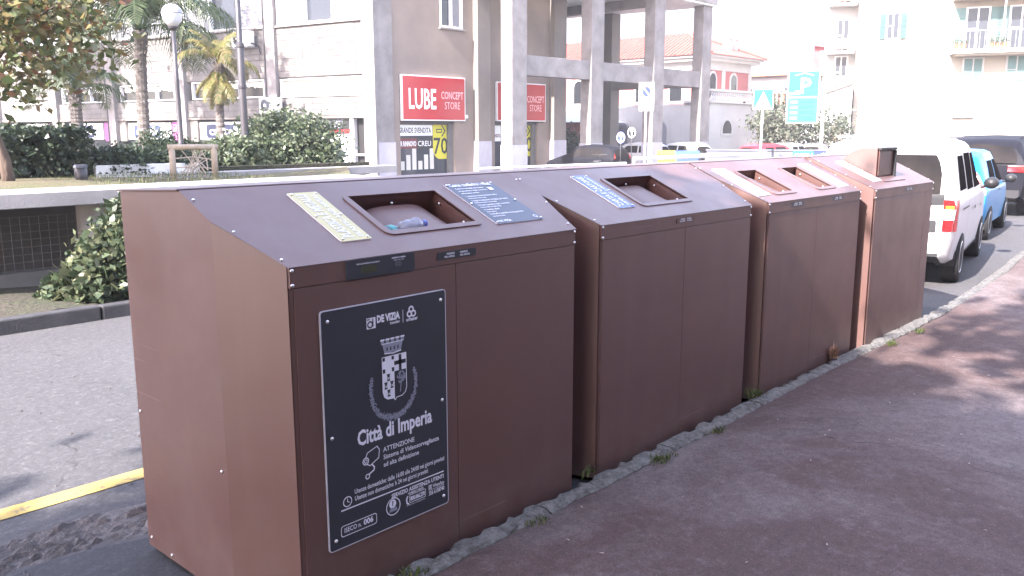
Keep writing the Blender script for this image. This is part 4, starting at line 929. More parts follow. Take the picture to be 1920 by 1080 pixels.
store_sign(22.44, 25.93, 2.06, 3.84, 'red store sign in white frame on the wall between the two building pilasters', 'LUBE', n_=0)
store_sign(27.87, 31.18, 2.08, 3.78, 'red store sign in white frame partly behind the sunlit portico column', 'LUBE', n_=1)
def banner(x0, x1, z0, z1, m, body, size, ink, name='poster', bold=.008, o=.0):
    q = part(name, m, lambda b: b.fbox(FS, x0, x1, z0, z1, -.258, -.25+o))
    P = Print(lambda u, v, o_: FS(u, v, -.249+o+o_), .003); P.text(body, (x0+x1)/2, z0+(z1-z0)*.25, size, 0, 0, 'CENTER', bold, width=(x1-x0)*.92); P.build('lettering', ink, ob, world=True, fix=False)
banner(22.44, 24.36, 1.47, 1.90, M['swhite'], 'GRANDE SVENDITA', .3, M['pole']); banner(22.44, 23.5, .95, 1.36, M['maroon'], 'PER RINNOVO', .28, M['swhite']); banner(23.52, 24.30, .95, 1.34, M['black'], 'CREU', .3, M['swhite'], bold=.002)
def yellow(x0, x1):
    part('poster', M['ydisc'], lambda b: b.prism([(x0, 1.91), (x0, .95)]+[(x0+(x1-x0)*(.5-.5*math.cos(PI*k/12*.5)) if k < 12 else x1, .95-.45*math.sin(PI*k/12*.5)) for k in range(1, 13)]+[(x1, 1.91)], lambda p, q, h: FS(p, q, h), -.25, -.24))
    P = Print(lambda u, v, o_: FS(u, v, -.238+o_), .003); P.text('70', (x0+x1)/2+.03, .72, .95, 0, 0, 'CENTER', .012, width=.80); P.stroke([(x0+.2, 1.72), (x1-.28, 1.72), (x1-.28, 1.6), (x0+.2, 1.6)], .04, 0, 0, True); P.stroke([(x1-.28, 1.88), (x1-.1, 1.66), (x1-.28, 1.44)], .06, 0)
    P.build('lettering', M['black'], ob, world=True, fix=False)
yellow(24.38, 25.16); yellow(29.78, 30.55)
banner(27.9, 28.5, 1.2, 1.9, M['swhite'], 'SVENDITA', .2, M['maroon'])
# furniture silhouettes behind the first window: light shapes
part('shop_display', M['cream_pan'], lambda b: [b.fbox(FS, 22.6+.32*k, 22.6+.32*k+.22, .1, .45+.25*((k*7) % 3), -.259, -.256) for k in range(6)])
part('house_number', M['swhite'], lambda b: b.fbox(FS, 26.02, 26.18, 2.18, 2.32, 0, .02))
# ---- portico
CX = (25.69, 30.86, 35.80, 40.27)
for x in CX:
    part('column', M['colm'], lambda b: b.box(x, 23.40, 1.10, x+.90, 24.0, 7.95), .02); part('painted_base', M['colm_l'], lambda b: b.box(x-.015, 23.385, BG, x+.915, 24.015, 1.098))
for x0, x1 in zip(CX, CX[1:]): part('beam', M['colm'], lambda b: b.box(x0+.905, 23.48, 3.86, x1-.005, 23.92, 4.66), .012)
for x, y in ((39.85, 28.9), (38.6, 35.5), (33.9, 31.2)): part('column', M['conc_b'], lambda b: b.box(x-.4, y-.35, BG, x+.4, y+.35, 7.95), .02)
part('beam', M['conc_b'], lambda b: b.add([(40.9+q*-.189*5+dx, 24.02+q*4.55, z) for q in (0, 1) for dx in (-.45, 0) for z in (3.88, 4.6)], [(0, 1, 3, 2), (4, 6, 7, 5), (0, 4, 5, 1), (2, 3, 7, 6), (0, 2, 6, 4), (1, 5, 7, 3)]))
part('ceiling_slab', M['white'], lambda b: b.prism([(25.3, 23.25), (41.25, 23.25), (38.4, 38), (32.4, 38), (32.4, 26.3), (25.3, 26.3)], lambda x, y, h: (x, y, h), 7.96, 8.05))
part('upper_storey', M['colm'], lambda b: b.prism([(25.25, 23.2), (41.3, 23.2), (38.45, 38.05), (32.45, 38.05), (32.45, 26.1), (25.25, 26.1)], lambda x, y, h: (x, y, h), 8.055, BT))
for x in CX[:3]: part('cross_beam', M['colm'], lambda b: b.box(x+.2, 24.02, 7.55, x+.7, 26.1 if x < 32 else 37, 7.955))
# air conditioners
def aircon(t, z, label):
    q = FL(t, z, .0); r_ = empty('air_conditioner', q, aV+PI/2+PI, label, 'air conditioner', 'air conditioners on the long facade')
    # local x along the facade (towards the corner), y into the wall
    ax = -DV; r_.rotation_euler = (0, 0, math.atan2(ax.y, ax.x))
    sgn = 1 if (Vector((-ax.y, ax.x, 0)).dot(NO) > 0) else -1
    Y = lambda d: sgn*d
    def bx(b, x0, d0, z0, x1, d1, z1, mi=0): b.box(x0, min(Y(d0), Y(d1)), z0, x1, max(Y(d0), Y(d1)), z1, mi)
    b = MB(); bx(b, 0, .20, 0, .98, .55, .62); b.build('casing', M['frame'], r_, bevel=.02)
    b = MB(); n = 24; c_ = (.34, Y(.555), .31)
    b.lathe([(.25, 0), (.25, Y(.006)), (.0, Y(.007))], c_, n, 0, 'y'); b.build('fan_opening', M['dark'], r_)
    b = MB()
    for k in range(5): b.lathe([(.05*k+.045, Y(.010)), (.05*k+.055, Y(.012)), (.05*k+.055, Y(.016))], c_, n, 0, 'y')
    for k in range(8): a = PI*k/4; b.tube([(c_[0]+.05*math.cos(a), Y(.571), c_[2]+.05*math.sin(a)), (c_[0]+.25*math.cos(a), Y(.571), c_[2]+.25*math.sin(a))], .006, 4)
    b.build('fan_grille', M['ramp'], r_)
    b = MB(); b.lathe([(.06, Y(.014)), (.06, Y(.02)), (0, Y(.022))], c_, 14, 0, 'y'); b.build('fan_hub', M['frame'], r_)
    for q in (.10, .84): b = MB(); bx(b, q, .0, -.05, q+.04, .56, -.005); b.build('bracket', M['galv'], r_)
    b = MB(); b.tube([(.98, Y(.4), .12), (1.06, Y(.35), .10), (1.10, Y(.1), .0), (1.10, Y(.03), -.3)], .03, 6); b.build('hose', M['pole'], r_)
aircon(5.72, 2.39, 'white air conditioner fixed low on the facade above the domed bush'); aircon(7.15, 5.09, 'white air conditioner fixed high under the office windows')

# ------------------------------------------------------------------ signs and posts
def post(root, h, r=.03, m='galv', z0=0): MB().lathe([(r, z0), (r, h)], n=12).build('post', M[m], root, smooth=True)
def face_cam(x, y): return math.atan2(y, x)-PI/2          # turn a sign (front towards -Y local) towards the pavement
s_ = empty('no_parking_sign', (20.82, 13.84, -.02), R(-52), 'white no parking panel with a blue and red disc on a pole', 'traffic sign')
s_.scale = (.82, .82, .98); post(s_, 3.0, .032, 'railw'); MB().box(-.26, -.05, 2.26, .26, -.035, 3.06).build('panel', M['swhite'], s_, bevel=.004)
P = Print(lambda u, v, o: (u, -.051-o, v), .001); P.disc(0, 2.80, .17, 1, 0); P.disc(0, 2.80, .135, 0, 1); P.stroke([(-.11, 2.91), (.11, 2.69)], .045, 1, 2); P.stroke([(-.10, 2.90), (.10, 2.70)], .03, 2, 3); P.ring(0, 2.80, .155, .03, 1, 2)
P.build('symbol', [M['nblue'], mat('faded_red', (.40, .28, .36), .5), M['swhite']], s_, fix=False)
s_ = empty('crossing_sign', (25.99, 12.86, -.1), R(-58), 'square blue sign with white triangle on a slim pole', 'traffic sign')
post(s_, 3.02, .034, 'railw'); MB().box(-.31, -.055, 2.40, .31, -.04, 3.04).build('panel', M['sblue'], s_, bevel=.004)
P = Print(lambda u, v, o: (u, -.056-o, v), .001); P.stroke(rrect(-.30, 2.41, .30, 3.03, .02), .02, 0, 0, True); P.pts([(-.25, 2.46), (.25, 2.46), (0, 2.96)], 0, 1); P.stroke([(0, 2.58), (.02, 2.68), (0, 2.74)], .04, 1, 2); P.stroke([(-.05, 2.52), (.01, 2.62), (.06, 2.52)], .025, 1, 2); P.disc(.0, 2.78, .022, 1, 2)
P.build('symbol', [M['swhite'], M['pole']], s_, fix=False)
s_ = empty('parking_sign', (32.0, 14.2, -.1), R(-62), 'tall teal parking board with white P and four display rows', 'traffic sign')
for x in (.62,): MB().lathe([(.06, -.1), (.06, 3.9)], (x+.12, .05, 0), 12).build('post', M['railw'], s_)
MB().box(-.60, -.06, 2.02, .56, .0, 4.0).build('panel_frame', M['swhite'], s_, bevel=.01); MB().box(-.56, -.068, 3.02, .52, -.061, 3.95).build('parking_panel', M['teal'], s_); MB().box(-.56, -.068, 2.06, .52, -.061, 2.97).build('display_panel', M['teal_d'], s_)
P = Print(lambda u, v, o: (u, -.069-o, v), .002); P.text('P', .04, 3.14, .80, 0, 0, 'CENTER', .012); P.stroke([(-.32, 3.80), (0, 3.88), (.32, 3.80)], .025, 0)
P.pts([(-.52, 3.08), (-.1, 3.12), (-.1, 3.22), (-.3, 3.22), (-.34, 3.16), (-.52, 3.16)], 0)
for k in range(4): P.rect(-.12, 2.16+.20*k, .40, 2.28+.20*k, 1, 0); P.rect(-.09, 2.19+.20*k, .37, 2.25+.20*k, 2, 1); P.rect(-.46, 2.17+.20*k, -.2, 2.26+.20*k, 3, 0)
P.build('symbol', [M['swhite'], M['bluep'], M['sblue'], mat('pale_teal', (.25, .60, .62), .4)], s_, fix=False)
for i, (x, y, z, lab, m1) in enumerate(((29.75, 20.45, 1.55, 'round white edged sign on short pole beyond the portico', 'black'), (29.2, 20.6, 1.30, 'round blue sign next to the parked scooter', 'nblue'))):
    s_ = empty('round_sign', (x, y, -.02), R(-50), lab, 'traffic sign'); s_.scale = (.6, .6, .8); post(s_, z+.7, .03, 'pole')
    MB().lathe([(.30, -.05), (.30, -.04), (0, -.04)], (0, 0, z+.45), 24, 0, 'y').build('disc', M[m1], s_)
    P = Print(lambda u, v, o: (u, -.051-o, v), .002); P.ring(0, z+.45, .25, .05, 0); P.stroke([(0, z+.30), (0, z+.60)], .06, 0); P.stroke([(-.1, z+.5), (0, z+.6), (.1, z+.5)], .04, 0); P.build('symbol', M['swhite'], s_, fix=False)
# parapet with graffiti and the banner
gw = empty('graffiti_wall', (26.07, 14.85, -.35), 0, 'low grey parapet wall scribbled with graffiti beyond the containers', 'wall')
A0, A1 = Vector((26.07, 14.85, 0)), Vector((30.5, 5.4, 0)); dW = (A1-A0).normalized(); nW = Vector((dW.y, -dW.x, 0))
if nW.x > 0: nW = -nW
LW = (A1-A0).length
def FW(t, z, o): q = A0+dW*t+nW*o; return (q.x, q.y, z)
b = MB(); b.fbox(FW, 0, LW, -.4, .98, -.2, 0); b.build('wall', M['ramp'], gw, world=True); b = MB(); b.fbox(FW, -.03, LW+.03, .981, 1.03, -.22, .03); b.build('coping', M['ramp'], gw, world=True)
P = Print(FW, .004); rs = random.Random(4)
def scribble(t, z, n, h, w_, mi):
    for k in range(n):
        q = t+k*w_; pts = [(q, z), (q+w_*.1, z+h*rs.uniform(.6, 1)), (q+w_*.5, z+h*rs.uniform(.3, .9)), (q+w_*.45, z+h*.1), (q+w_*.85, z+h*rs.uniform(0, .5))]; P.stroke(pts, .035, mi, k % 2)
scribble(.28, .76, 6, .16, .13, 0); scribble(1.5, .78, 4, .14, .14, 1); scribble(2.35, .76, 1, .16, .12, 0)
P.build('graffiti', [M['graf'], M['grafg']], gw, world=True, fix=False)
bn = empty('open_banner', FW(3.3, .55, .03), 0, 'blue banner reading OPEN tied to the grey parapet', 'banner'); L = bn.location
b = MB(); b.fbox(FW, 2.77, 3.42, .72, .965, .012, .022); b.build('cloth', M['sblue'], bn, world=True); b = MB(); b.fbox(FW, 3.43, 3.85, .72, .965, .012, .022); b.build('cloth_end', M['nblue'], bn, world=True)
P = Print(lambda u, v, o: FW(u, v, .024+o), .003); P.text('OPEN', 2.81, .77, .19, 0, 0, 'LEFT', .006, width=.57); P.disc(3.58, .83, .05, 0); P.stroke([(3.5, .78), (3.72, .90)], .05, 0); P.build('lettering', M['swhite'], bn, world=True, fix=False)

# ------------------------------------------------------------------ buildings farther off
def bpart(root, name, mats, fn, bevel=0): b = MB(); fn(b); return b.build(name, mats, root, False, bevel, world=True)
def bwin(root, F, t0_, t1_, z0, z1, m=None, fr=None, name='window', arch=False, shut=None, dep=.16, mull=True):
    fr = fr or M['swhite']
    if arch:
        n = 10; tc, r_ = (t0_+t1_)/2, (t1_-t0_)/2
        pr = lambda e: [(t0_-e, z0-e), (t1_+e, z0-e)]+[(tc+(r_+e)*math.cos(PI*k/n), z1-r_+(r_+e)*math.sin(PI*k/n)) for k in range(n+1)]
        f = bpart(root, name, fr, lambda b: b.prism(pr(.16), lambda a, c, h: F(a, c, h), -.02, .05)); g = MB(); g.prism(pr(0), lambda a, c, h: F(a, c, h), .051, .06)
    else:
        f = bpart(root, name, fr, lambda b: b.fbox(F, t0_-.10, t1_+.10, z0-.12, z1+.08, -.02, .05)); g = MB(); g.fbox(F, t0_, t1_, z0, z1, .051, .06)
    L = root.location; g.v = [(p[0]-L.x, p[1]-L.y, p[2]-L.z) for p in g.v]; q = g.build('pane', m or M['glass'], None); q.parent = f
    if mull and not arch:
        g = MB(); g.fbox(F, (t0_+t1_)/2-.04, (t0_+t1_)/2+.04, z0, z1, .061, .075); g.fbox(F, t0_, (t0_+t1_)/2-.045, (z0+z1)/2-.03, (z0+z1)/2+.03, .061, .075); g.v = [(p[0]-L.x, p[1]-L.y, p[2]-L.z) for p in g.v]; q = g.build('glazing_bar', fr, None); q.parent = f
    if shut:
        w_ = (t1_-t0_)*.55
        for a, c in ((t0_-.12-w_, t0_-.12), (t1_+.12, t1_+.12+w_)):
            s_ = bpart(root, 'shutter', M[shut], lambda b: [b.fbox(F, a, c, z0-.05, z1+.03, .05, .10)]+[b.fbox(F, a+.06, c-.06, z0+.08+.13*k, z0+.15+.13*k, .101, .125) for k in range(int((z1-z0-.12)/.13))]+[b.fbox(F, a, c, (z0+z1)/2-.04, (z0+z1)/2+.04, .101, .13)])
    return f
# pink villa
vl = empty('pink_villa', (50.2, 28.9, -.35), 0, 'pink villa with red tiled hip roof and arched windows behind the portico', 'building')
X0, X1, Y0, Y1 = 50.2, 56.2, 28.9, 47.
bpart(vl, 'wall', M['pinkw'], lambda b: b.box(X0, Y0, -.35, X1, Y1, 6.1)); bpart(vl, 'frieze', M['villa_w'], lambda b: b.box(X0-.06, Y0-.06, 5.55, X1+.06, Y1+.06, 6.1))
bpart(vl, 'cornice', M['villa_w'], lambda b: [b.box(X0-.5, Y0-.5, 6.101, X1+.5, Y1+.5, 6.3), b.box(X0-.7, Y0-.7, 6.301, X1+.7, Y1+.7, 6.45)])
M['rtile'] = mat('roof_tile', (.40, .115, .09), .85, (.32, .09, .072), 2.5, bump=.8, bscale=8, bdist=.1)
xm = (X0+X1)/2; e = .85; zr = 8.25
rf = bpart(vl, 'roof', M['rtile'], lambda b: b.add([(X0-e, Y0-e, 6.46), (X1+e, Y0-e, 6.46), (X1+e, Y1+e, 6.46), (X0-e, Y1+e, 6.46), (xm, Y0+3.2, zr), (xm, Y1-3.2, zr)], [(0, 1, 4), (1, 2, 5, 4), (2, 3, 5), (3, 0, 4, 5), (3, 2, 1, 0)]))
for k in range(58):   # tile ridges running down the slope facing the sun
    y = Y0-e+.4+.33*k
    if y > Y1: break
    f = min(1, (y-(Y0-e))/4.05, ((Y1+e)-y)/4.05)
    q = MB(); q.tube([(X0-e-.02, y, 6.49), (X0-e+(xm-X0+e)*f, y, 6.49+(zr-6.46)*f)], .06, 5); L = vl.location; q.v = [(p[0]-L.x, p[1]-L.y, p[2]-L.z) for p in q.v]; o = q.build('tile_row', M['rtile'], None); o.parent = rf
bpart(vl, 'hip_tiles', M['rtile'], lambda b: [b.tube([(X0-e, Y0-e, 6.5), (xm, Y0+3.2, zr+.05)], .11, 6), b.tube([(X1+e, Y0-e, 6.5), (xm, Y0+3.2, zr+.05)], .11, 6)]).parent = rf
for x, y in ((54.2, 29.6), (55.2, 29.7)): bpart(vl, 'chimney', M['villa_w'], lambda b: [b.box(x-.22, y-.25, 6.6, x+.22, y+.25, 7.75), b.box(x-.30, y-.33, 7.751, x+.30, y+.33, 7.86)])
FVs = lambda t, z, o: (t, Y0-o, z); FVl = lambda t, z, o: (X0-o, t, z)
for x in (51.1, 53.9): bwin(vl, FVs, x-.38, x+.38, 3.75, 5.35, M['glass'], M['villa_w'], arch=True)
for k in range(6): bwin(vl, FVl, 30.6+2.7*k, 31.5+2.7*k, 3.6, 5.2, M['glass'], M['villa_w'], arch=True)
for x in (X0, 52.5, X1): bpart(vl, 'quoin', M['villa_w'], lambda b: b.box(x-.22, Y0-.05, -.35, x+.22, Y0-.003, 5.54))
# terrace in front
bpart(vl, 'terrace_wall', M['villa_w'], lambda b: b.box(47.6, 27.0, -.35, 54.2, 28.84, 3.35)); bpart(vl, 'terrace_edge', M['villa_w'], lambda b: b.box(47.45, 26.85, 3.351, 54.35, 28.84, 3.50)); bpart(vl, 'handrail', M['villa_w'], lambda b: [b.box(47.5, 26.9, 4.05, 54.3, 27.15, 4.18)])
for k in range(26): bpart(vl, 'baluster', M['terra'] if k % 2 and False else M['villa_w'], lambda b: b.lathe([(.06, 3.5), (.09, 3.62), (.05, 3.8), (.08, 3.95), (.06, 4.05)], (47.75+.255*k, 27.02, 0), 8))
bwin(vl, lambda t, z, o: (t, 27.0-o, z), 49.2, 50.3, 1.5, 2.3, M['glass'], M['villa_w'], arch=True)
bpart(vl, 'lower_wall', M['villa_w'], lambda b: b.box(47.6, 28.845, -.35, 50.19, 45, 3.3))
for k in range(5): bwin(vl, lambda t, z, o: (47.6-o, t, z), 30+3*k, 31.2+3*k, .6, 2.3, M['blind'], M['villa_w'], arch=True)
bpart(vl, 'awning', M['awn'], lambda b: b.add([(54.4, 26.5, 1.55), (57.5, 26.5, 1.55), (57.5, 28.8, 1.9), (54.4, 28.8, 1.9), (54.4, 26.5, 1.45), (57.5, 26.5, 1.45)], [(0, 1, 2, 3), (0, 4, 5, 1)]))
# kiosk and dark hedge seen through the portico
ks = empty('pink_kiosk', (43.2, 34.2, -.35), 0, 'small pink house with pale roof seen through the portico', 'building')
bpart(ks, 'wall', M['pinkw'], lambda b: b.box(43.2, 33.6, -.35, 47, 37, 2.2)); bpart(ks, 'roof', M['cream_pan'], lambda b: b.add([(42.8, 33.0, 2.2), (47.4, 33.0, 2.2), (47.4, 37.4, 2.2), (42.8, 37.4, 2.2), (45, 35.2, 3.1)], [(0, 1, 4), (1, 2, 4), (2, 3, 4), (3, 0, 4), (3, 2, 1, 0)])); bpart(ks, 'shutter', M['plasb'], lambda b: b.box(44.2, 33.55, .2, 44.9, 33.598, 1.7))
shrub('dark_shrub', (37.6, 30.2, -.35), (1.5, 1.3, 2.1), 2600, .14, M['leaf_hedge'], 'dark dense shrub seen between the portico columns', 41, k=60)
# white house with orange roof
wh = empty('white_house', (66.6, 30.5, -.35), R(0), 'white house with low orange roof behind the olive tree', 'building')
bpart(wh, 'wall', M['whitew'], lambda b: b.box(66.6, 29.6, -.35, 74, 36.5, 6.0)); bpart(wh, 'roof', M['terra'], lambda b: b.add([(66.1, 29.1, 6.0), (74.5, 29.1, 6.0), (74.5, 37, 6.0), (66.1, 37, 6.0), (69.5, 32.9, 7.1), (71.5, 32.9, 7.1)], [(0, 1, 5, 4), (1, 2, 5), (2, 3, 4, 5), (3, 0, 4), (3, 2, 1, 0)]))
FH = lambda t, z, o: (66.6-o, t, z)
for t in (30.8, 33.2, 34.2): bwin(wh, FH, t-.32, t+.32, 3.7, 5.1, M['glass_b'])
for t in (33.4,): bwin(wh, FH, t-.3, t+.3, 1., 2.4, M['glass_b'])
# brownish terrace wall with balustrade
tw = empty('terrace_wall', (58, 26, -.35), 0, 'stone terrace wall topped by a balustrade behind the olive tree', 'wall')
bpart(tw, 'wall', M['conc_b'], lambda b: b.box(59.6, 22.0, -.35, 60.2, 30.0, 3.4)); bpart(tw, 'handrail', M['villa_w'], lambda b: b.box(59.5, 21.9, 4.3, 59.9, 30.1, 4.45)); bpart(tw, 'ledge', M['conc_b'], lambda b: b.box(59.45, 21.9, 3.401, 60.3, 30.1, 3.5))
for k in range(22): bpart(tw, 'baluster', M['terra'], lambda b: b.lathe([(.07, 3.5), (.12, 3.7), (.06, 3.95), (.1, 4.2), (.08, 4.3)], (59.7, 22.2+.36*k, 0), 7))
# red house, yellow wall house
rh = empty('red_house', (88, 36, -.35), R(0), 'tall red house with white windows in the distance', 'building')
bpart(rh, 'wall', M['redw'], lambda b: b.box(88, 34.6, -.35, 96, 38.2, 10.2)); bpart(rh, 'side_wall', M['pinkw'], lambda b: b.box(88.3, 32.0, -.35, 96, 34.59, 9.0)); bpart(rh, 'roof', M['rtile'], lambda b: b.add([(87.4, 31.8, 9.1), (96, 31.8, 9.1), (96, 38.6, 10.3), (87.4, 38.6, 10.3), (91, 35.2, 10.9), (94, 35.2, 10.9)], [(0, 1, 5, 4), (1, 2, 5), (2, 3, 4, 5), (3, 0, 4), (3, 2, 1, 0)]))
FR_ = lambda t, z, o: (88-o, t, z)
for z in (4.6, 6.9, 8.4): 
    for t in (35.6, 37.2): bwin(rh, FR_, t-.22, t+.22, z, z+1.2, M['blind'])
bwin(rh, lambda t, z, o: (88.3-o, t, z), 32.9, 33.8, 7.4, 8.5, M['glass_b'])
yh = empty('yellow_house', (66, 24, -.35), 0, 'low yellow and white building behind the parking board', 'building')
bpart(yh, 'wall', M['whitew'], lambda b: b.box(66, 22.4, -.35, 72, 28.6, 4.2)); bpart(yh, 'upper_wall', M['yelw'], lambda b: b.box(66.02, 22.5, 4.201, 72, 28.5, 5.4)); bpart(yh, 'cornice', M['conc_b'], lambda b: b.box(65.8, 22.3, 4.15, 65.99, 28.7, 4.25))
bwin(yh, lambda t, z, o: (66-o, t, z), 24, 25.4, .2, 2.2, M['glass_b'])
ss = empty('small_parking_sign', (55.5, 22.9, -.35), R(-67), 'small white and blue parking plate before the yellow building', 'traffic sign'); post(ss, 4.3, .05, 'railw'); MB().box(-.42, -.06, 3.3, .42, -.04, 4.3).build('panel', M['swhite'], ss); P = Print(lambda u, v, o: (u, -.061-o, v), .002); P.pts([(-.1, 3.4), (.40, 3.4), (.40, 4.1), (.0, 3.7)], 0); P.text('P', .02, 3.72, .5, 0, 0, 'CENTER', .01); P.build('symbol', M['nblue'], ss, fix=False)
# cream apartment house with shutters
ap = empty('apartment_house', (50.8, 18.2, -.35), 0, 'tall cream apartment house with green shutters and a balcony', 'building')
aA = R(111.9); DA = Vector((-math.cos(aA), -math.sin(aA), 0)); A_0 = Vector((50.85, 18.25, 0)); NA = Vector((DA.y, -DA.x, 0))
if NA.x > 0: NA = -NA
def FA(t, z, o): q = A_0+DA*t+NA*o; return (q.x, q.y, z)             # t grows to the right as seen from the road
bpart(ap, 'wall', M['creamw'], lambda b: b.fbox(FA, -1.2, 22, -.35, 12.5, -12, 0)); bpart(ap, 'roof_slab', M['villa_w'], lambda b: b.fbox(FA, -1.6, 22.4, 12.501, 12.75, -12.4, .4)); bpart(ap, 'string_course', M['villa_w'], lambda b: b.fbox(FA, -1.22, 22, 2.75, 2.85, .001, .05))
for t0_, t1_, z0, z1, sh, m_ in ((.32, .86, 6.75, 8.05, 'shut', 'glass_b'), (.20, .98, 4.12, 5.40, None, 'shutp'), (4.33, 5.20, 4.15, 5.50, None, 'shutp'), (6.43, 7.30, 4.18, 5.58, None, 'shutp'), (8.6, 9.5, 4.18, 5.58, None, 'shutp'), (2.6, 2.95, 5.08, 5.42, None, 'ramp')):
    f = bwin(ap, FA, t0_, t1_, z0, z1, M[m_], M['villa_w'], shut=sh, mull=(m_ != 'ramp'))
    if m_ == 'shutp':
        for k in range(2):
            a = t0_+.03+k*(t1_-t0_)/2; c = a+(t1_-t0_)/2-.06; bpart(ap, 'shutter', M['shutp'], lambda b: [b.fbox(FA, a, c, z0+.02+.1*j, z0+.08+.1*j, .076, .10) for j in range(int((z1-z0-.05)/.1))])
for i, t0_ in enumerate((4.30, 6.38, 8.4)):
    bwin(ap, FA, t0_, t0_+1.0, 6.0, 8.15, M['glass_b'], M['swhite'], name='balcony_door', shut='shutp')
bpart(ap, 'balcony_slab', M['villa_w'], lambda b: b.fbox(FA, 3.55, 12, 5.72, 5.93, .002, 1.25)); bpart(ap, 'balcony_soffit', M['creamw'], lambda b: b.fbox(FA, 3.75, 12, 5.62, 5.719, .002, 1.1))
bpart(ap, 'balcony_roof', M['creamw'], lambda b: b.fbox(FA, 3.5, 12, 8.55, 8.8, .002, 1.4))
for k in range(34): bpart(ap, 'balcony_rail_bar', M['galv'], lambda b: b.tube([FA(3.62+.24*k, 5.93, 1.2), FA(3.62+.24*k, 6.85, 1.2)], .012, 4))
bpart(ap, 'balcony_handrail', M['galv'], lambda b: b.tube([FA(3.6, 6.87, 1.2), FA(12, 6.87, 1.2)], .025, 6)); bpart(ap, 'balcony_post', M['villa_w'], lambda b: [b.fbox(FA, 5.85, 5.93, 6.9, 8.55, 1.15, 1.23)])
for i, (t, lab) in enumerate(((3.75, 'first flower pot at the balcony corner'), (4.1, 'flower pot beside the balcony corner pot'), (5.45, 'flower pot by the balcony post'), (5.75, 'flower pot right at the balcony post'), (6.05, 'flower pot past the balcony post'))):
    p_ = empty('flower_pot', FA(t, 5.935, .95), 0, 'terracotta '+lab+' with flowers', 'flower pot', 'pots on the balcony'); MB().lathe([(.11, 0), (.15, .25), (.17, .30), (.13, .30)], n=12).build('pot', M['terra'], p_)
    link('flowers', fastmesh('flowers', leafquads(np.random.default_rng(i).normal(size=(120, 3))*.12+np.array([0, 0, .42]), .09, np.random.default_rng(i)), 4, M['leaf_olive']), p_)
bpart(ap, 'wall_bar', M['pole'], lambda b: b.fbox(FA, 3.96, 5.0, 2.31, 2.38, .002, .12))
wg = empty('narrow_house', FA(-2.6, -.35, -6), 0, 'narrow pale house with stacked balconies left of the apartment house', 'building')
FN = lambda t, z, o: FA(t*1.0, z, o-4)
bpart(wg, 'wall', M['whitew'], lambda b: b.fbox(FN, -3.0, -1.0, -.35, 12, -6, 0))
for k, z in enumerate((9.2, 6.4, 4.2)):
    bpart(wg, 'balcony_slab', M['villa_w'], lambda b: b.fbox(FN, -2.9, -1.3, z-.15, z, .002, .9)); bpart(wg, 'balcony_rail', M['terra'] if k == 0 else M['conc_b'], lambda b: b.fbox(FN, -2.85, -1.35, z+.10, z+.75, .80, .86))
    bwin(wg, FN, -2.3, -1.7, z+.1, z+1.9, M['glass_b'])
sd_ = empty('lean_to_shed', FA(-3.9, -.35, 0), 0, 'low pale shed with sloping roof edge beside the apartment house', 'building')
bpart(sd_, 'wall', M['whitew'], lambda b: b.add([FA(-3.9, -.35, 1), FA(-1.3, -.35, 1), FA(-1.3, 4.2, 1), FA(-3.9, 3.3, 1), FA(-3.9, -.35, -3), FA(-1.3, -.35, -3), FA(-1.3, 4.2, -3), FA(-3.9, 3.3, -3)], [(0, 1, 2, 3), (4, 7, 6, 5), (3, 2, 6, 7), (0, 3, 7, 4), (1, 5, 6, 2)])); bpart(sd_, 'roof_edge', M['conc_b'], lambda b: b.tube([FA(-4.0, 3.34, 1.05), FA(-1.3, 4.26, 1.05)], .07, 6))
bpart(sd_, 'brown_door', M['awn'], lambda b: b.fbox(FA, -2.35, -1.6, .6, 2.0, 1.002, 1.06))
# hills
b = MB(); n = 90; rows = ((380, -5), (520, 35), (700, 80), (900, 112), (1200, 120)); rh_ = random.Random(6)
ph = [rh_.uniform(0, 6) for _ in range(6)]
for d_, z_ in rows:
    for i in range(n+1):
        a = R(-15+115*i/n); ridge = 1+.22*math.sin(5.2*a+ph[0])+.12*math.sin(13*a+ph[1])+.06*math.sin(29*a+ph[2])-.35*smooth(R(30), R(12), a)
        b.v.append((d_*math.cos(a), d_*math.sin(a), z_*ridge*.95 if z_ > 0 else z_))
b.f += [(j*(n+1)+i, j*(n+1)+i+1, (j+1)*(n+1)+i+1, (j+1)*(n+1)+i) for j in range(len(rows)-1) for i in range(n)]; b.m += [0]*(n*(len(rows)-1))
tag(b.build('hills', M['hill'], smooth=True), kind='structure')
broad_tree('olive_tree', (41.2, 19.6, -.35), 1.1, (0, 0, 2.2), (1.35, 1.35, 1.25), 70, 3200, .17, M['leaf_olive'], 'grey green olive tree before the terrace balustrade', seed=51, trunk=.16, cs=.2)
broad_tree('olive_tree', (43.2, 18.0, -.35), 1.0, (0, 0, 1.9), (1.3, 1.2, 1.1), 70, 2600, .17, M['leaf_olive'], 'grey green olive tree behind the teal parking board', seed=52, trunk=.14, cs=.2)

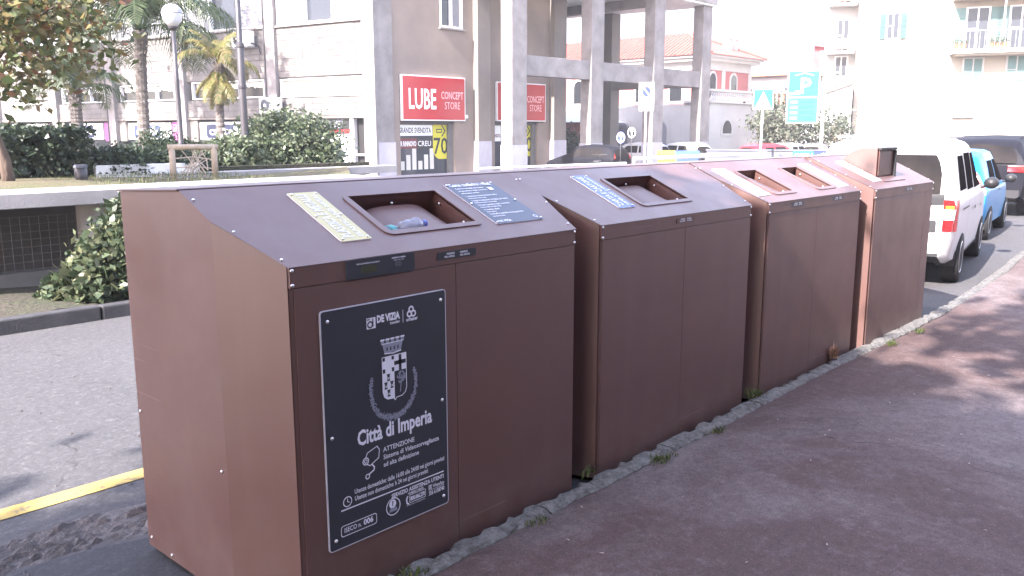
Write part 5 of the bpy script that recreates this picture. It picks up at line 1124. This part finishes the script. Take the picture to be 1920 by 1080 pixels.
# ------------------------------------------------------------------ cars
def wheel(parent, x, y, r, wd, side):
    w_ = empty('wheel', (x, y, r)); w_.parent = parent; s_ = side
    b = MB(); b.lathe([(r*.62, -wd/2), (r*.93, -wd/2), (r, -wd*.36), (r, wd*.36), (r*.93, wd/2), (r*.62, wd/2)], n=28, axis='y'); b.build('tyre', M['tyre'], w_, smooth=True)
    b = MB(); b.lathe([(r*.63, s_*wd*.48), (r*.58, s_*wd*.44), (r*.54, s_*wd*.2), (0, s_*wd*.2)], n=24, axis='y')
    b.build('rim_well', M['plasb'], w_)
    b = MB()
    b.lathe([(r*.64, s_*wd*.49), (r*.60, s_*wd*.52), (r*.56, s_*wd*.46), (r*.56, s_*wd*.30)], n=28, axis='y')
    for k in range(7):
        a = 2*PI*k/7; d = Vector((math.cos(a), 0, math.sin(a))); n_ = Vector((-math.sin(a), 0, math.cos(a)))
        for q in (0,):
            A_, B_ = d*r*.12, d*r*.58; y0_, y1_ = s_*wd*.40, s_*wd*.46
            b.add([A_+n_*r*.09+Vector((0, y0_, 0)), B_+n_*r*.06+Vector((0, y1_, 0)), B_-n_*r*.06+Vector((0, y1_, 0)), A_-n_*r*.09+Vector((0, y0_, 0)), A_+n_*r*.09+Vector((0, y0_-s_*.03, 0)), B_+n_*r*.06+Vector((0, y1_-s_*.03, 0)), B_-n_*r*.06+Vector((0, y1_-s_*.03, 0)), A_-n_*r*.09+Vector((0, y0_-s_*.03, 0))], [(0, 1, 2, 3), (0, 4, 5, 1), (3, 2, 6, 7), (4, 7, 6, 5)])
    b.lathe([(r*.16, s_*wd*.40), (r*.14, s_*wd*.47), (0, s_*wd*.48)], n=14, axis='y'); b.build('rim', M['rim'], w_)
def interp(T, x):
    for (x0, *a), (x1, *c) in zip(T, T[1:]):
        if x <= x1: f = (x-x0)/(x1-x0) if x1 > x0 else 0; f = f*f*(3-2*f)*.5+f*.5; return [p+(q-p)*f for p, q in zip(a, c)]
    return list(T[-1][1:])
class Car:
    """x forward from the rear, y to the left. T rows: x, z_bottom, z_belt, z_top, half_bottom, half_belt, half_top. Rear of the top leans forward by 'rl', front by 'fl'."""
    def __init__(s, name, loc, rz, T, m, label, wheels, r, wd=.19, group=None, rl=.15, hw=.74, detail=True):
        s.root = empty(name, loc, rz, label, 'car', group); s.T = T; s.rl = rl; s.L = T[-1][0]
        b = MB(); NX = 44; xs = [s.L*i/NX for i in range(NX+1)]; s.K = 11
        for i, x in enumerate(xs):
            for (y, z) in s.ring(x): b.v.append(s.pt(x, y, z))
        k = 2*s.K-1
        for i in range(NX):
            for j in range(k-1): b.f.append((i*k+j, i*k+j+1, (i+1)*k+j+1, (i+1)*k+j)); b.m.append(0)
            b.f.append((i*k+k-1, i*k, (i+1)*k, (i+1)*k+k-1)); b.m.append(1)
        # ends as horizontal strips so they stay smooth
        for e_ in (0, NX):
            for j in range(s.K-1): b.f.append((e_*k+j, e_*k+j+1, e_*k+k-2-j, e_*k+k-1-j) if j < s.K-2 else (e_*k+j, e_*k+j+1, e_*k+k-1-j)); b.m.append(0)
        s.body = b.build('body', [M[m], M['plasb']], s.root, smooth=True)
        sm = s.body.modifiers.new('edge', 'EDGE_SPLIT'); sm.split_angle = R(38)
        for x in wheels:
            for sd_ in (-1, 1):
                wheel(s.root, x, sd_*(hw-wd/2-.005), r, wd, sd_)
                b = MB(); zb = r; n = 18; yy = sd_*(s.side(x, zb)+.004)
                P_ = [(x+(r+.045)*math.cos(PI*k_/n), zb+(r+.045)*math.sin(PI*k_/n)) for k_ in range(n+1)]+[(x-r-.045, s.T[2][1]-.01), (x+r+.045, s.T[2][1]-.01)]
                b.prism(P_, lambda a, c, h: (a, h, c), yy-sd_*.18, yy); b.build('wheel_arch', M['plasb'], s.root)
    def ring(s, x):
        zb, zs, zt, wb, ws, wt = interp(s.T, x); zm = (zb+zs)/2
        half = [(-wb*.9, zb), (-wb, zb+.05), (-(wb+ws)/2-.015, zm), (-ws, zs-.10), (-ws+.006, zs-.02), (-ws+.03, zs+.01)]
        g = max(.0, zt-zs); e = min(.10, g*.35+.012)
        half += [(-ws+.03+(ws-.03-wt)*.5, zs+g*.45), (-wt, zt-e), (-wt+e*.35, zt-e*.4), (-wt+e*1.2, zt-.006), (0, zt+.012)]
        return half+[(-y, z) for y, z in half[-2::-1]]
    def pt(s, x, y, z):
        zb, zs, zt = interp(s.T, x)[:3]
        if x < .5*s.L and z > .62*s.rz0() : x += s.rl*max(0, (z-.62*s.rz0())/(.38*s.rz0()))**1.3*max(0, 1-x/(.35*s.L))
        if x < .3: x += .035*(abs(y)/.75)**3*(1-x/.3)
        return (x, y, z)
    def rz0(s): return max(r_[3] for r_ in s.T)
    def side(s, x, z):
        R_ = s.ring(x)[:s.K]
        for (y0, z0), (y1, z1) in zip(R_, R_[1:]):
            if z0 <= z <= z1: return -(y0+(y1-y0)*(z-z0)/(z1-z0+1e-9))
        return -R_[-1][0]
    def patch(s, name, m, x0, x1, z0, z1, sd_, off=.004, nx=8, nz=5, skew=0, parent=None, x0t=None, x1t=None, corner=0):
        b = MB()
        def fn(u, v):
            z = z0+(z1-z0)*v; a = x0+((x0t if x0t is not None else x0)-x0)*v; c = x1+((x1t if x1t is not None else x1)-x1)*v; x = a+(c-a)*u
            p = s.pt(x, 0, z); return (p[0], sd_*(s.side(x, z)+off), z)
        b.grid(fn, nx, nz); return b.build(name, M[m], parent or s.root, smooth=True, fix=False)
    def rear(s, name, m, y0, y1, z0, z1, off=.004, inset=0, parent=None, th=.0):
        b = MB()
        def fn(u, v):
            z = z0+(z1-z0)*v; y = y0+(y1-y0)*u
            lim = s.side(0, z)-inset; y = max(-lim, min(lim, y)); p = s.pt(0, y, z); return (p[0]-off, y, z)
        b.grid(fn, 10, 6); return b.build(name, M[m], parent or s.root, smooth=True, fix=False)
    def mirror(s, x, z, sd_, m='plasb'):
        y = s.side(x, z); b = MB(); b.lathe([(0, -.10), (.06, -.09), (.085, -.02), (.085, .06), (.06, .085), (0, .09)], (x, sd_*(y+.12), z+.05), 12, 0, 'x'); b.v = [(p[0], p[1], z+.05+(p[2]-z-.05)*.85) for p in b.v]; b.build('wing_mirror', M[m], s.root, smooth=True)
        MB().tube([(x+.03, sd_*(y-.02), z-.02), (x+.02, sd_*(y+.08), z+.02)], .02, 6).build('mirror_arm', M['plasb'], s.root)
# white van, rear towards the containers
TV = [(0, .34, .93, 1.42, .66, .735, .60), (.10, .26, .95, 1.49, .70, .75, .62), (.5, .22, .95, 1.535, .72, .76, .63), (1.5, .20, .95, 1.54, .72, .765, .64), (2.2, .20, .95, 1.50, .72, .765, .62), (2.55, .20, .94, 1.34, .72, .76, .59), (2.95, .20, .90, .99, .72, .755, .60), (3.4, .21, .82, .86, .70, .73, .58), (3.62, .28, .70, .74, .62, .64, .50)]
vn = Car('parked_van', (9.32, 3.24, 0), R(9.3), TV, 'carw', 'white compact van parked next to the hooded container', (.66, 2.95), .275, .185, 'cars parked along the kerb', rl=.16, hw=.765)
vn.rear('rear_window', 'cglass', -.575, .575, .99, 1.38, .006, .06); vn.rear('window_band', 'plasb', -.62, .62, .885, .985, .006); vn.rear('plate_recess', 'plasb', -.56, .56, .60, .715, .006)
vn.rear('bumper_top', 'plasb', -.5, .5, .50, .51, .006); vn.rear('under_bumper', 'plasb', -.6, .6, .345, .375, .006)
vn.rear('number_plate', 'swhite', -.26, .26, .615, .70, .010)
for s_ in (-1, 1):
    t_ = vn.rear('tail_lamp', 'tail', s_*.62, s_*.745, .605, .93, .012); vn.rear('reverse_lamp', 'tailw', s_*.625, s_*.74, .725, .83, .016, parent=t_); vn.rear('indicator_lamp', 'tailo', s_*.64, s_*.72, .835, .87, .017, parent=t_)
    vn.patch('tail_lamp_side', 'tail', .02, .13, .605, .93, s_, .006)
    vn.patch('quarter_window', 'cglass', .38, .95, 1.0, 1.36, s_, x0t=.46, x1t=.93); vn.patch('side_window', 'cglass', 1.02, 1.62, .98, 1.38, s_, x1t=1.60); vn.patch('front_window', 'cglass', 1.70, 2.52, .97, 1.37, s_, x1t=2.18)
    vn.patch('slide_rail', 'plasb', .42, 1.0, .80, .815, s_, .008); vn.patch('door_handle', 'plasb', 1.46, 1.60, .74, .78, s_, .018); vn.patch('door_handle', 'plasb', 2.22, 2.34, .72, .755, s_, .018)
    vn.patch('door_gap', 'plasb', 1.015, 1.022, .36, 1.0, s_, .003, 1); vn.patch('door_gap', 'plasb', 1.655, 1.662, .36, 1.0, s_, .003, 1); vn.patch('sill_trim', 'plasb', 1.0, 2.6, .215, .28, s_, .006)
    vn.mirror(2.42, .94, s_)
MB().tube([(.45, -.55, 1.56), (1.9, -.55, 1.56)], .018, 6).build('roof_rail', M['galv'], vn.root); MB().tube([(.45, .55, 1.56), (1.9, .55, 1.56)], .018, 6).build('roof_rail', M['galv'], vn.root)
b = MB(); b.grid(lambda u, v: (2.34+.50*(1-v)+.06, (u-.5)*1.12, 1.03+.34*v), 6, 4); b.build('windscreen', M['cglass'], vn.root, fix=False)
# blue hatchback
TB = [(0, .30, .80, 1.16, .62, .68, .50), (.12, .22, .82, 1.27, .66, .70, .53), (.5, .19, .83, 1.33, .67, .71, .55), (1.3, .18, .82, 1.345, .67, .715, .56), (1.8, .18, .81, 1.28, .67, .71, .54), (2.3, .18, .79, .92, .67, .70, .52), (2.85, .2, .70, .74, .64, .66, .5), (3.1, .26, .58, .62, .56, .58, .44)]
bl = Car('parked_hatchback', (13.75, 3.98, 0), R(7), TB, 'carb', 'bright blue hatchback parked in front of the white van', (.52, 2.55), .265, .17, 'cars parked along the kerb', rl=.22, hw=.715)
bl.rear('rear_window', 'cglass', -.50, .50, .86, 1.16, .006, .05); bl.rear('rear_bumper', 'plasb', -.6, .6, .30, .36, .006); bl.rear('number_plate', 'swhite', -.24, .24, .55, .64, .008)
for s_ in (-1, 1):
    bl.rear('tail_lamp', 'tail', s_*.53, s_*.68, .78, 1.06, .010); bl.rear('reverse_lamp', 'tailw', s_*.55, s_*.68, .70, .78, .010); bl.patch('side_window', 'cglass', .42, 1.05, .86, 1.18, s_, x0t=.55); bl.patch('front_window', 'cglass', 1.12, 2.0, .85, 1.19, s_, x1t=1.66)
    bl.patch('door_handle', 'plasb', 1.14, 1.26, .72, .75, s_, .014); bl.patch('door_gap', 'plasb', 1.075, 1.082, .3, .85, s_, .003, 1); bl.mirror(1.92, .82, s_)
# dark suv
TD = [(0, .36, .98, 1.36, .74, .80, .60), (.15, .28, 1.0, 1.46, .78, .83, .64), (.7, .25, 1.0, 1.53, .79, .84, .66), (1.8, .24, 1.0, 1.53, .79, .84, .66), (2.5, .24, .98, 1.40, .79, .84, .64), (3.1, .24, .95, 1.06, .79, .83, .62), (3.8, .26, .88, .92, .76, .80, .6), (4.1, .34, .76, .80, .68, .70, .5)]
dk = Car('parked_suv', (18.3, 4.55, 0), R(4), TD, 'card', 'dark grey estate car with roof rails parked beyond the blue hatchback', (.80, 3.25), .33, .21, 'cars parked along the kerb', rl=.38, hw=.84)
dk.rear('rear_window', 'cglass', -.62, .62, 1.02, 1.38, .006, .05); dk.rear('rear_bumper', 'plasb', -.72, .72, .37, .52, .008); dk.rear('number_plate', 'swhite', -.27, .27, .74, .84, .010)
for s_ in (-1, 1):
    dk.rear('tail_lamp', 'tail', s_*.50, s_*.80, .86, .98, .010); dk.patch('side_window', 'cglass', .6, 1.5, 1.03, 1.37, s_, x0t=.8); dk.patch('front_window', 'cglass', 1.6, 2.75, 1.02, 1.38, s_, x1t=2.35); dk.mirror(2.7, .98, s_)
    MB().tube([(.7, s_*.58, 1.57), (2.2, s_*.58, 1.57)], .02, 6).build('roof_rail', M['galv'], dk.root)
# far parked cars, small in the picture
def farcar(loc, rz, m, label, k=0):
    c_ = Car('distant_car', loc, rz, TB, m, label, (.52, 2.55), .265, .17, 'cars parked on the far square', rl=.22, hw=.715)
    c_.root.scale = (1.15, 1.1, 1.05); c_.rear('rear_window', 'cglass', -.50, .50, .86, 1.16, .006, .05)
    for s_ in (-1, 1): c_.patch('side_window', 'cglass', .42, 1.05, .86, 1.18, s_, x0t=.55); c_.patch('front_window', 'cglass', 1.12, 2.0, .85, 1.19, s_, x1t=1.66); c_.rear('tail_lamp', 'tail', s_*.53, s_*.68, .78, 1.0, .010)
    return c_
farcar((37.4, 19.3, -.35), R(-20), 'carr', 'small red car parked behind the graffiti wall'); farcar((39.6, 18.9, -.35), R(0), 'carw', 'white car parked next to the red car under the olive tree')
farcar((41.6, 17.9, -.35), R(10), 'cars', 'silver car parked under the teal parking board'); farcar((38.2, 24.1, -.35), R(100), 'carw', 'white car parked crosswise beyond the portico column'); farcar((30.8, 21.6, -.35), R(95), 'card', 'dark car parked under the portico edge')
farcar((39.5, 22.6, -.35), R(80), 'carw', 'white car parked in front of the villa terrace'); farcar((44.0, 17.6, -.35), R(0), 'carw', 'white car half hidden behind the parapet banner')
def scooter(loc, rz, label):
    s_ = empty('scooter', loc, rz, label, 'scooter', 'scooters by the square')
    for x in (0, 1.2): wheel(s_, x, 0, .24, .11, 1)
    b = MB(); b.prism([(-.2, .42), (-.05, .70), (.55, .74), (.62, .36), (.85, .30), (1.0, .85), (1.08, .85), (1.16, .42), (.95, .22), (.2, .22)], lambda a, c, h: (a, h, c), -.13, .13); b.build('body', M['card'], s_, bevel=.03)
    MB().box(-.12, -.14, .745, .55, .14, .82).build('seat', M['plasb'], s_, bevel=.03); MB().tube([(1.02, 0, .85), (.98, 0, 1.02)], .03, 6).build('steering_post', M['plasb'], s_); MB().tube([(.93, -.32, 1.04), (.98, 0, 1.02), (.93, .32, 1.04)], .018, 6).build('handlebar', M['plasb'], s_)
    MB().tube([(1.2, .0, .24), (1.06, 0, .8)], .035, 6).build('fork', M['plasb'], s_)
scooter((34.6, 19.7, -.35), R(60), 'dark scooter parked beside the portico end column'); scooter((35.4, 19.0, -.35), R(75), 'dark scooter parked nearer the red car'); scooter((28.0, 20.9, -.35), R(30), 'dark scooter parked between the portico columns')
# two wheeled-out recycling bins
for (x, y, m, lab) in ((27.95, 17.5, 'bin_y', 'yellow recycling bin standing behind the railing'), (28.3, 16.95, 'bin_b', 'blue recycling bin standing next to the yellow one')):
    q = empty('recycling_bin', (x, y, -.35), R(-55), lab, 'recycling bin', 'small coloured recycling bins'); b = MB()
    b.add([(-.34, -.30, .08), (.34, -.30, .08), (.34, .30, .08), (-.34, .30, .08), (-.42, -.38, 1.1), (.42, -.38, 1.1), (.42, .38, 1.1), (-.42, .38, 1.1)], [(0, 1, 2, 3), (4, 7, 6, 5), (0, 4, 5, 1), (1, 5, 6, 2), (2, 6, 7, 3), (3, 7, 4, 0)]); b.build('bin_body', M[m], q, bevel=.02)
    b = MB(); b.prism([(-.42, 1.11), (.42, 1.11), (.42, 1.16), (.2, 1.27), (-.2, 1.27), (-.42, 1.16)], lambda a, c, h: (h, a, c), -.45, .45); b.build('bin_lid', M[m], q, bevel=.01)
    for s_ in (-1, 1): MB().lathe([(.10, -.03), (.10, .03)], (s_*.3, .33, .10), 14, 0, 'x').build('wheel', M['tyre'], q)

# ------------------------------------------------------------------ unseen wall added beside the pavement to darken the container fronts
bw = empty('added_shade_wall', (3, -4.6, .08), 0, 'tall unseen plastered wall added along the pavement to shade the container fronts', 'wall')
for k in range(8): MB().box(-12+4*k, -4.9, .05, -8.02+4*k, -4.6, 6.4).build('wall_panel', M['plaster'], bw, bevel=.01, world=True); MB().box(-12+4*k, -4.96, 6.401, -8.01+4*k, -4.54, 6.55).build('coping', M['conc'], bw, bevel=.01, world=True)
for k in range(9): MB().box(-12.25+4*k, -4.62, .05, -11.75+4*k, -4.50, 6.399).build('pier', M['conc_b'], bw, world=True)
# ------------------------------------------------------------------ street trees behind the viewer: their crowns shade the containers
SH = 1/math.tan(R(SUN_EL))
for i, (sx, sy, z, r_, n, kk) in enumerate(((1.45, .2, 5.6, (2.6, 3.2, 2.0), 11000, 170), (3.4, -3.6, 5.8, (2.8, 2.6, 2.0), 8000, 150), (.7, 2.75, 5.0, (1.2, .85, .9), 1900, 60), (8.0, .75, 6.4, (1.5, 1.3, 1.2), 520, 34), (3.3, -1.5, 6.6, (2.3, 2.2, 1.8), 7000, 120), (3.75, 2.15, 5.2, (1.25, .95, .95), 3600, 60))):
    tx_, ty_ = sx-z*SH*math.cos(R(180-SUN_AZ)), sy+z*SH*math.sin(R(180-SUN_AZ))
    broad_tree('street_tree', (tx_, ty_, .08), 2.6, (0, 0, z), r_, kk, n, .30, M['leaf_shade'], ('big leafy street tree shading the yellow label container', 'leafy street tree set back on the pavement', 'slim street tree at the road edge', 'thin leafed street tree standing out over the pavement', 'tall dense street tree between the others', 'young street tree with a small dense crown')[i], seed=80+i, trunk=.16, group='street trees on the pavement', cs=.17, limbs=8)

for i, (x, y, z, r_) in enumerate(((9.0, 33.6, 12.0, (2.3, 2.9, 2.3)), (6.6, 43.0, 12.6, (2.2, 1.6, 1.6)))):
    broad_tree('street_tree', (x, y, -.35), 4.5, (0, 0, z), r_, 90, 3000, .42, M['leaf_shade'], ('tall street tree shading the long facade', 'tall street tree farther along the long facade')[i], seed=95+i, trunk=.22, group='tall trees before the long facade', cs=.2)
# ------------------------------------------------------------------ sea-side haze
b = MB(); b.box(-420, -420, -40, 2600, 1600, 175); hz = b.build('haze', [], None)
hz.data.materials.clear(); hm = bpy.data.materials.new('haze_air'); hm.use_nodes = True; hn = hm.node_tree; hn.nodes.remove(hn.nodes['Principled BSDF']); pv = hn.nodes.new('ShaderNodeVolumePrincipled'); pv.inputs['Density'].default_value = .0011; pv.inputs['Color'].default_value = (.92, .94, 1, 1); hn.links.new(pv.outputs[0], hn.nodes['Material Output'].inputs['Volume'])
hz.data.materials.append(hm); tag(hz, 'thin pale haze over the town and the hills', 'haze', kind='stuff')
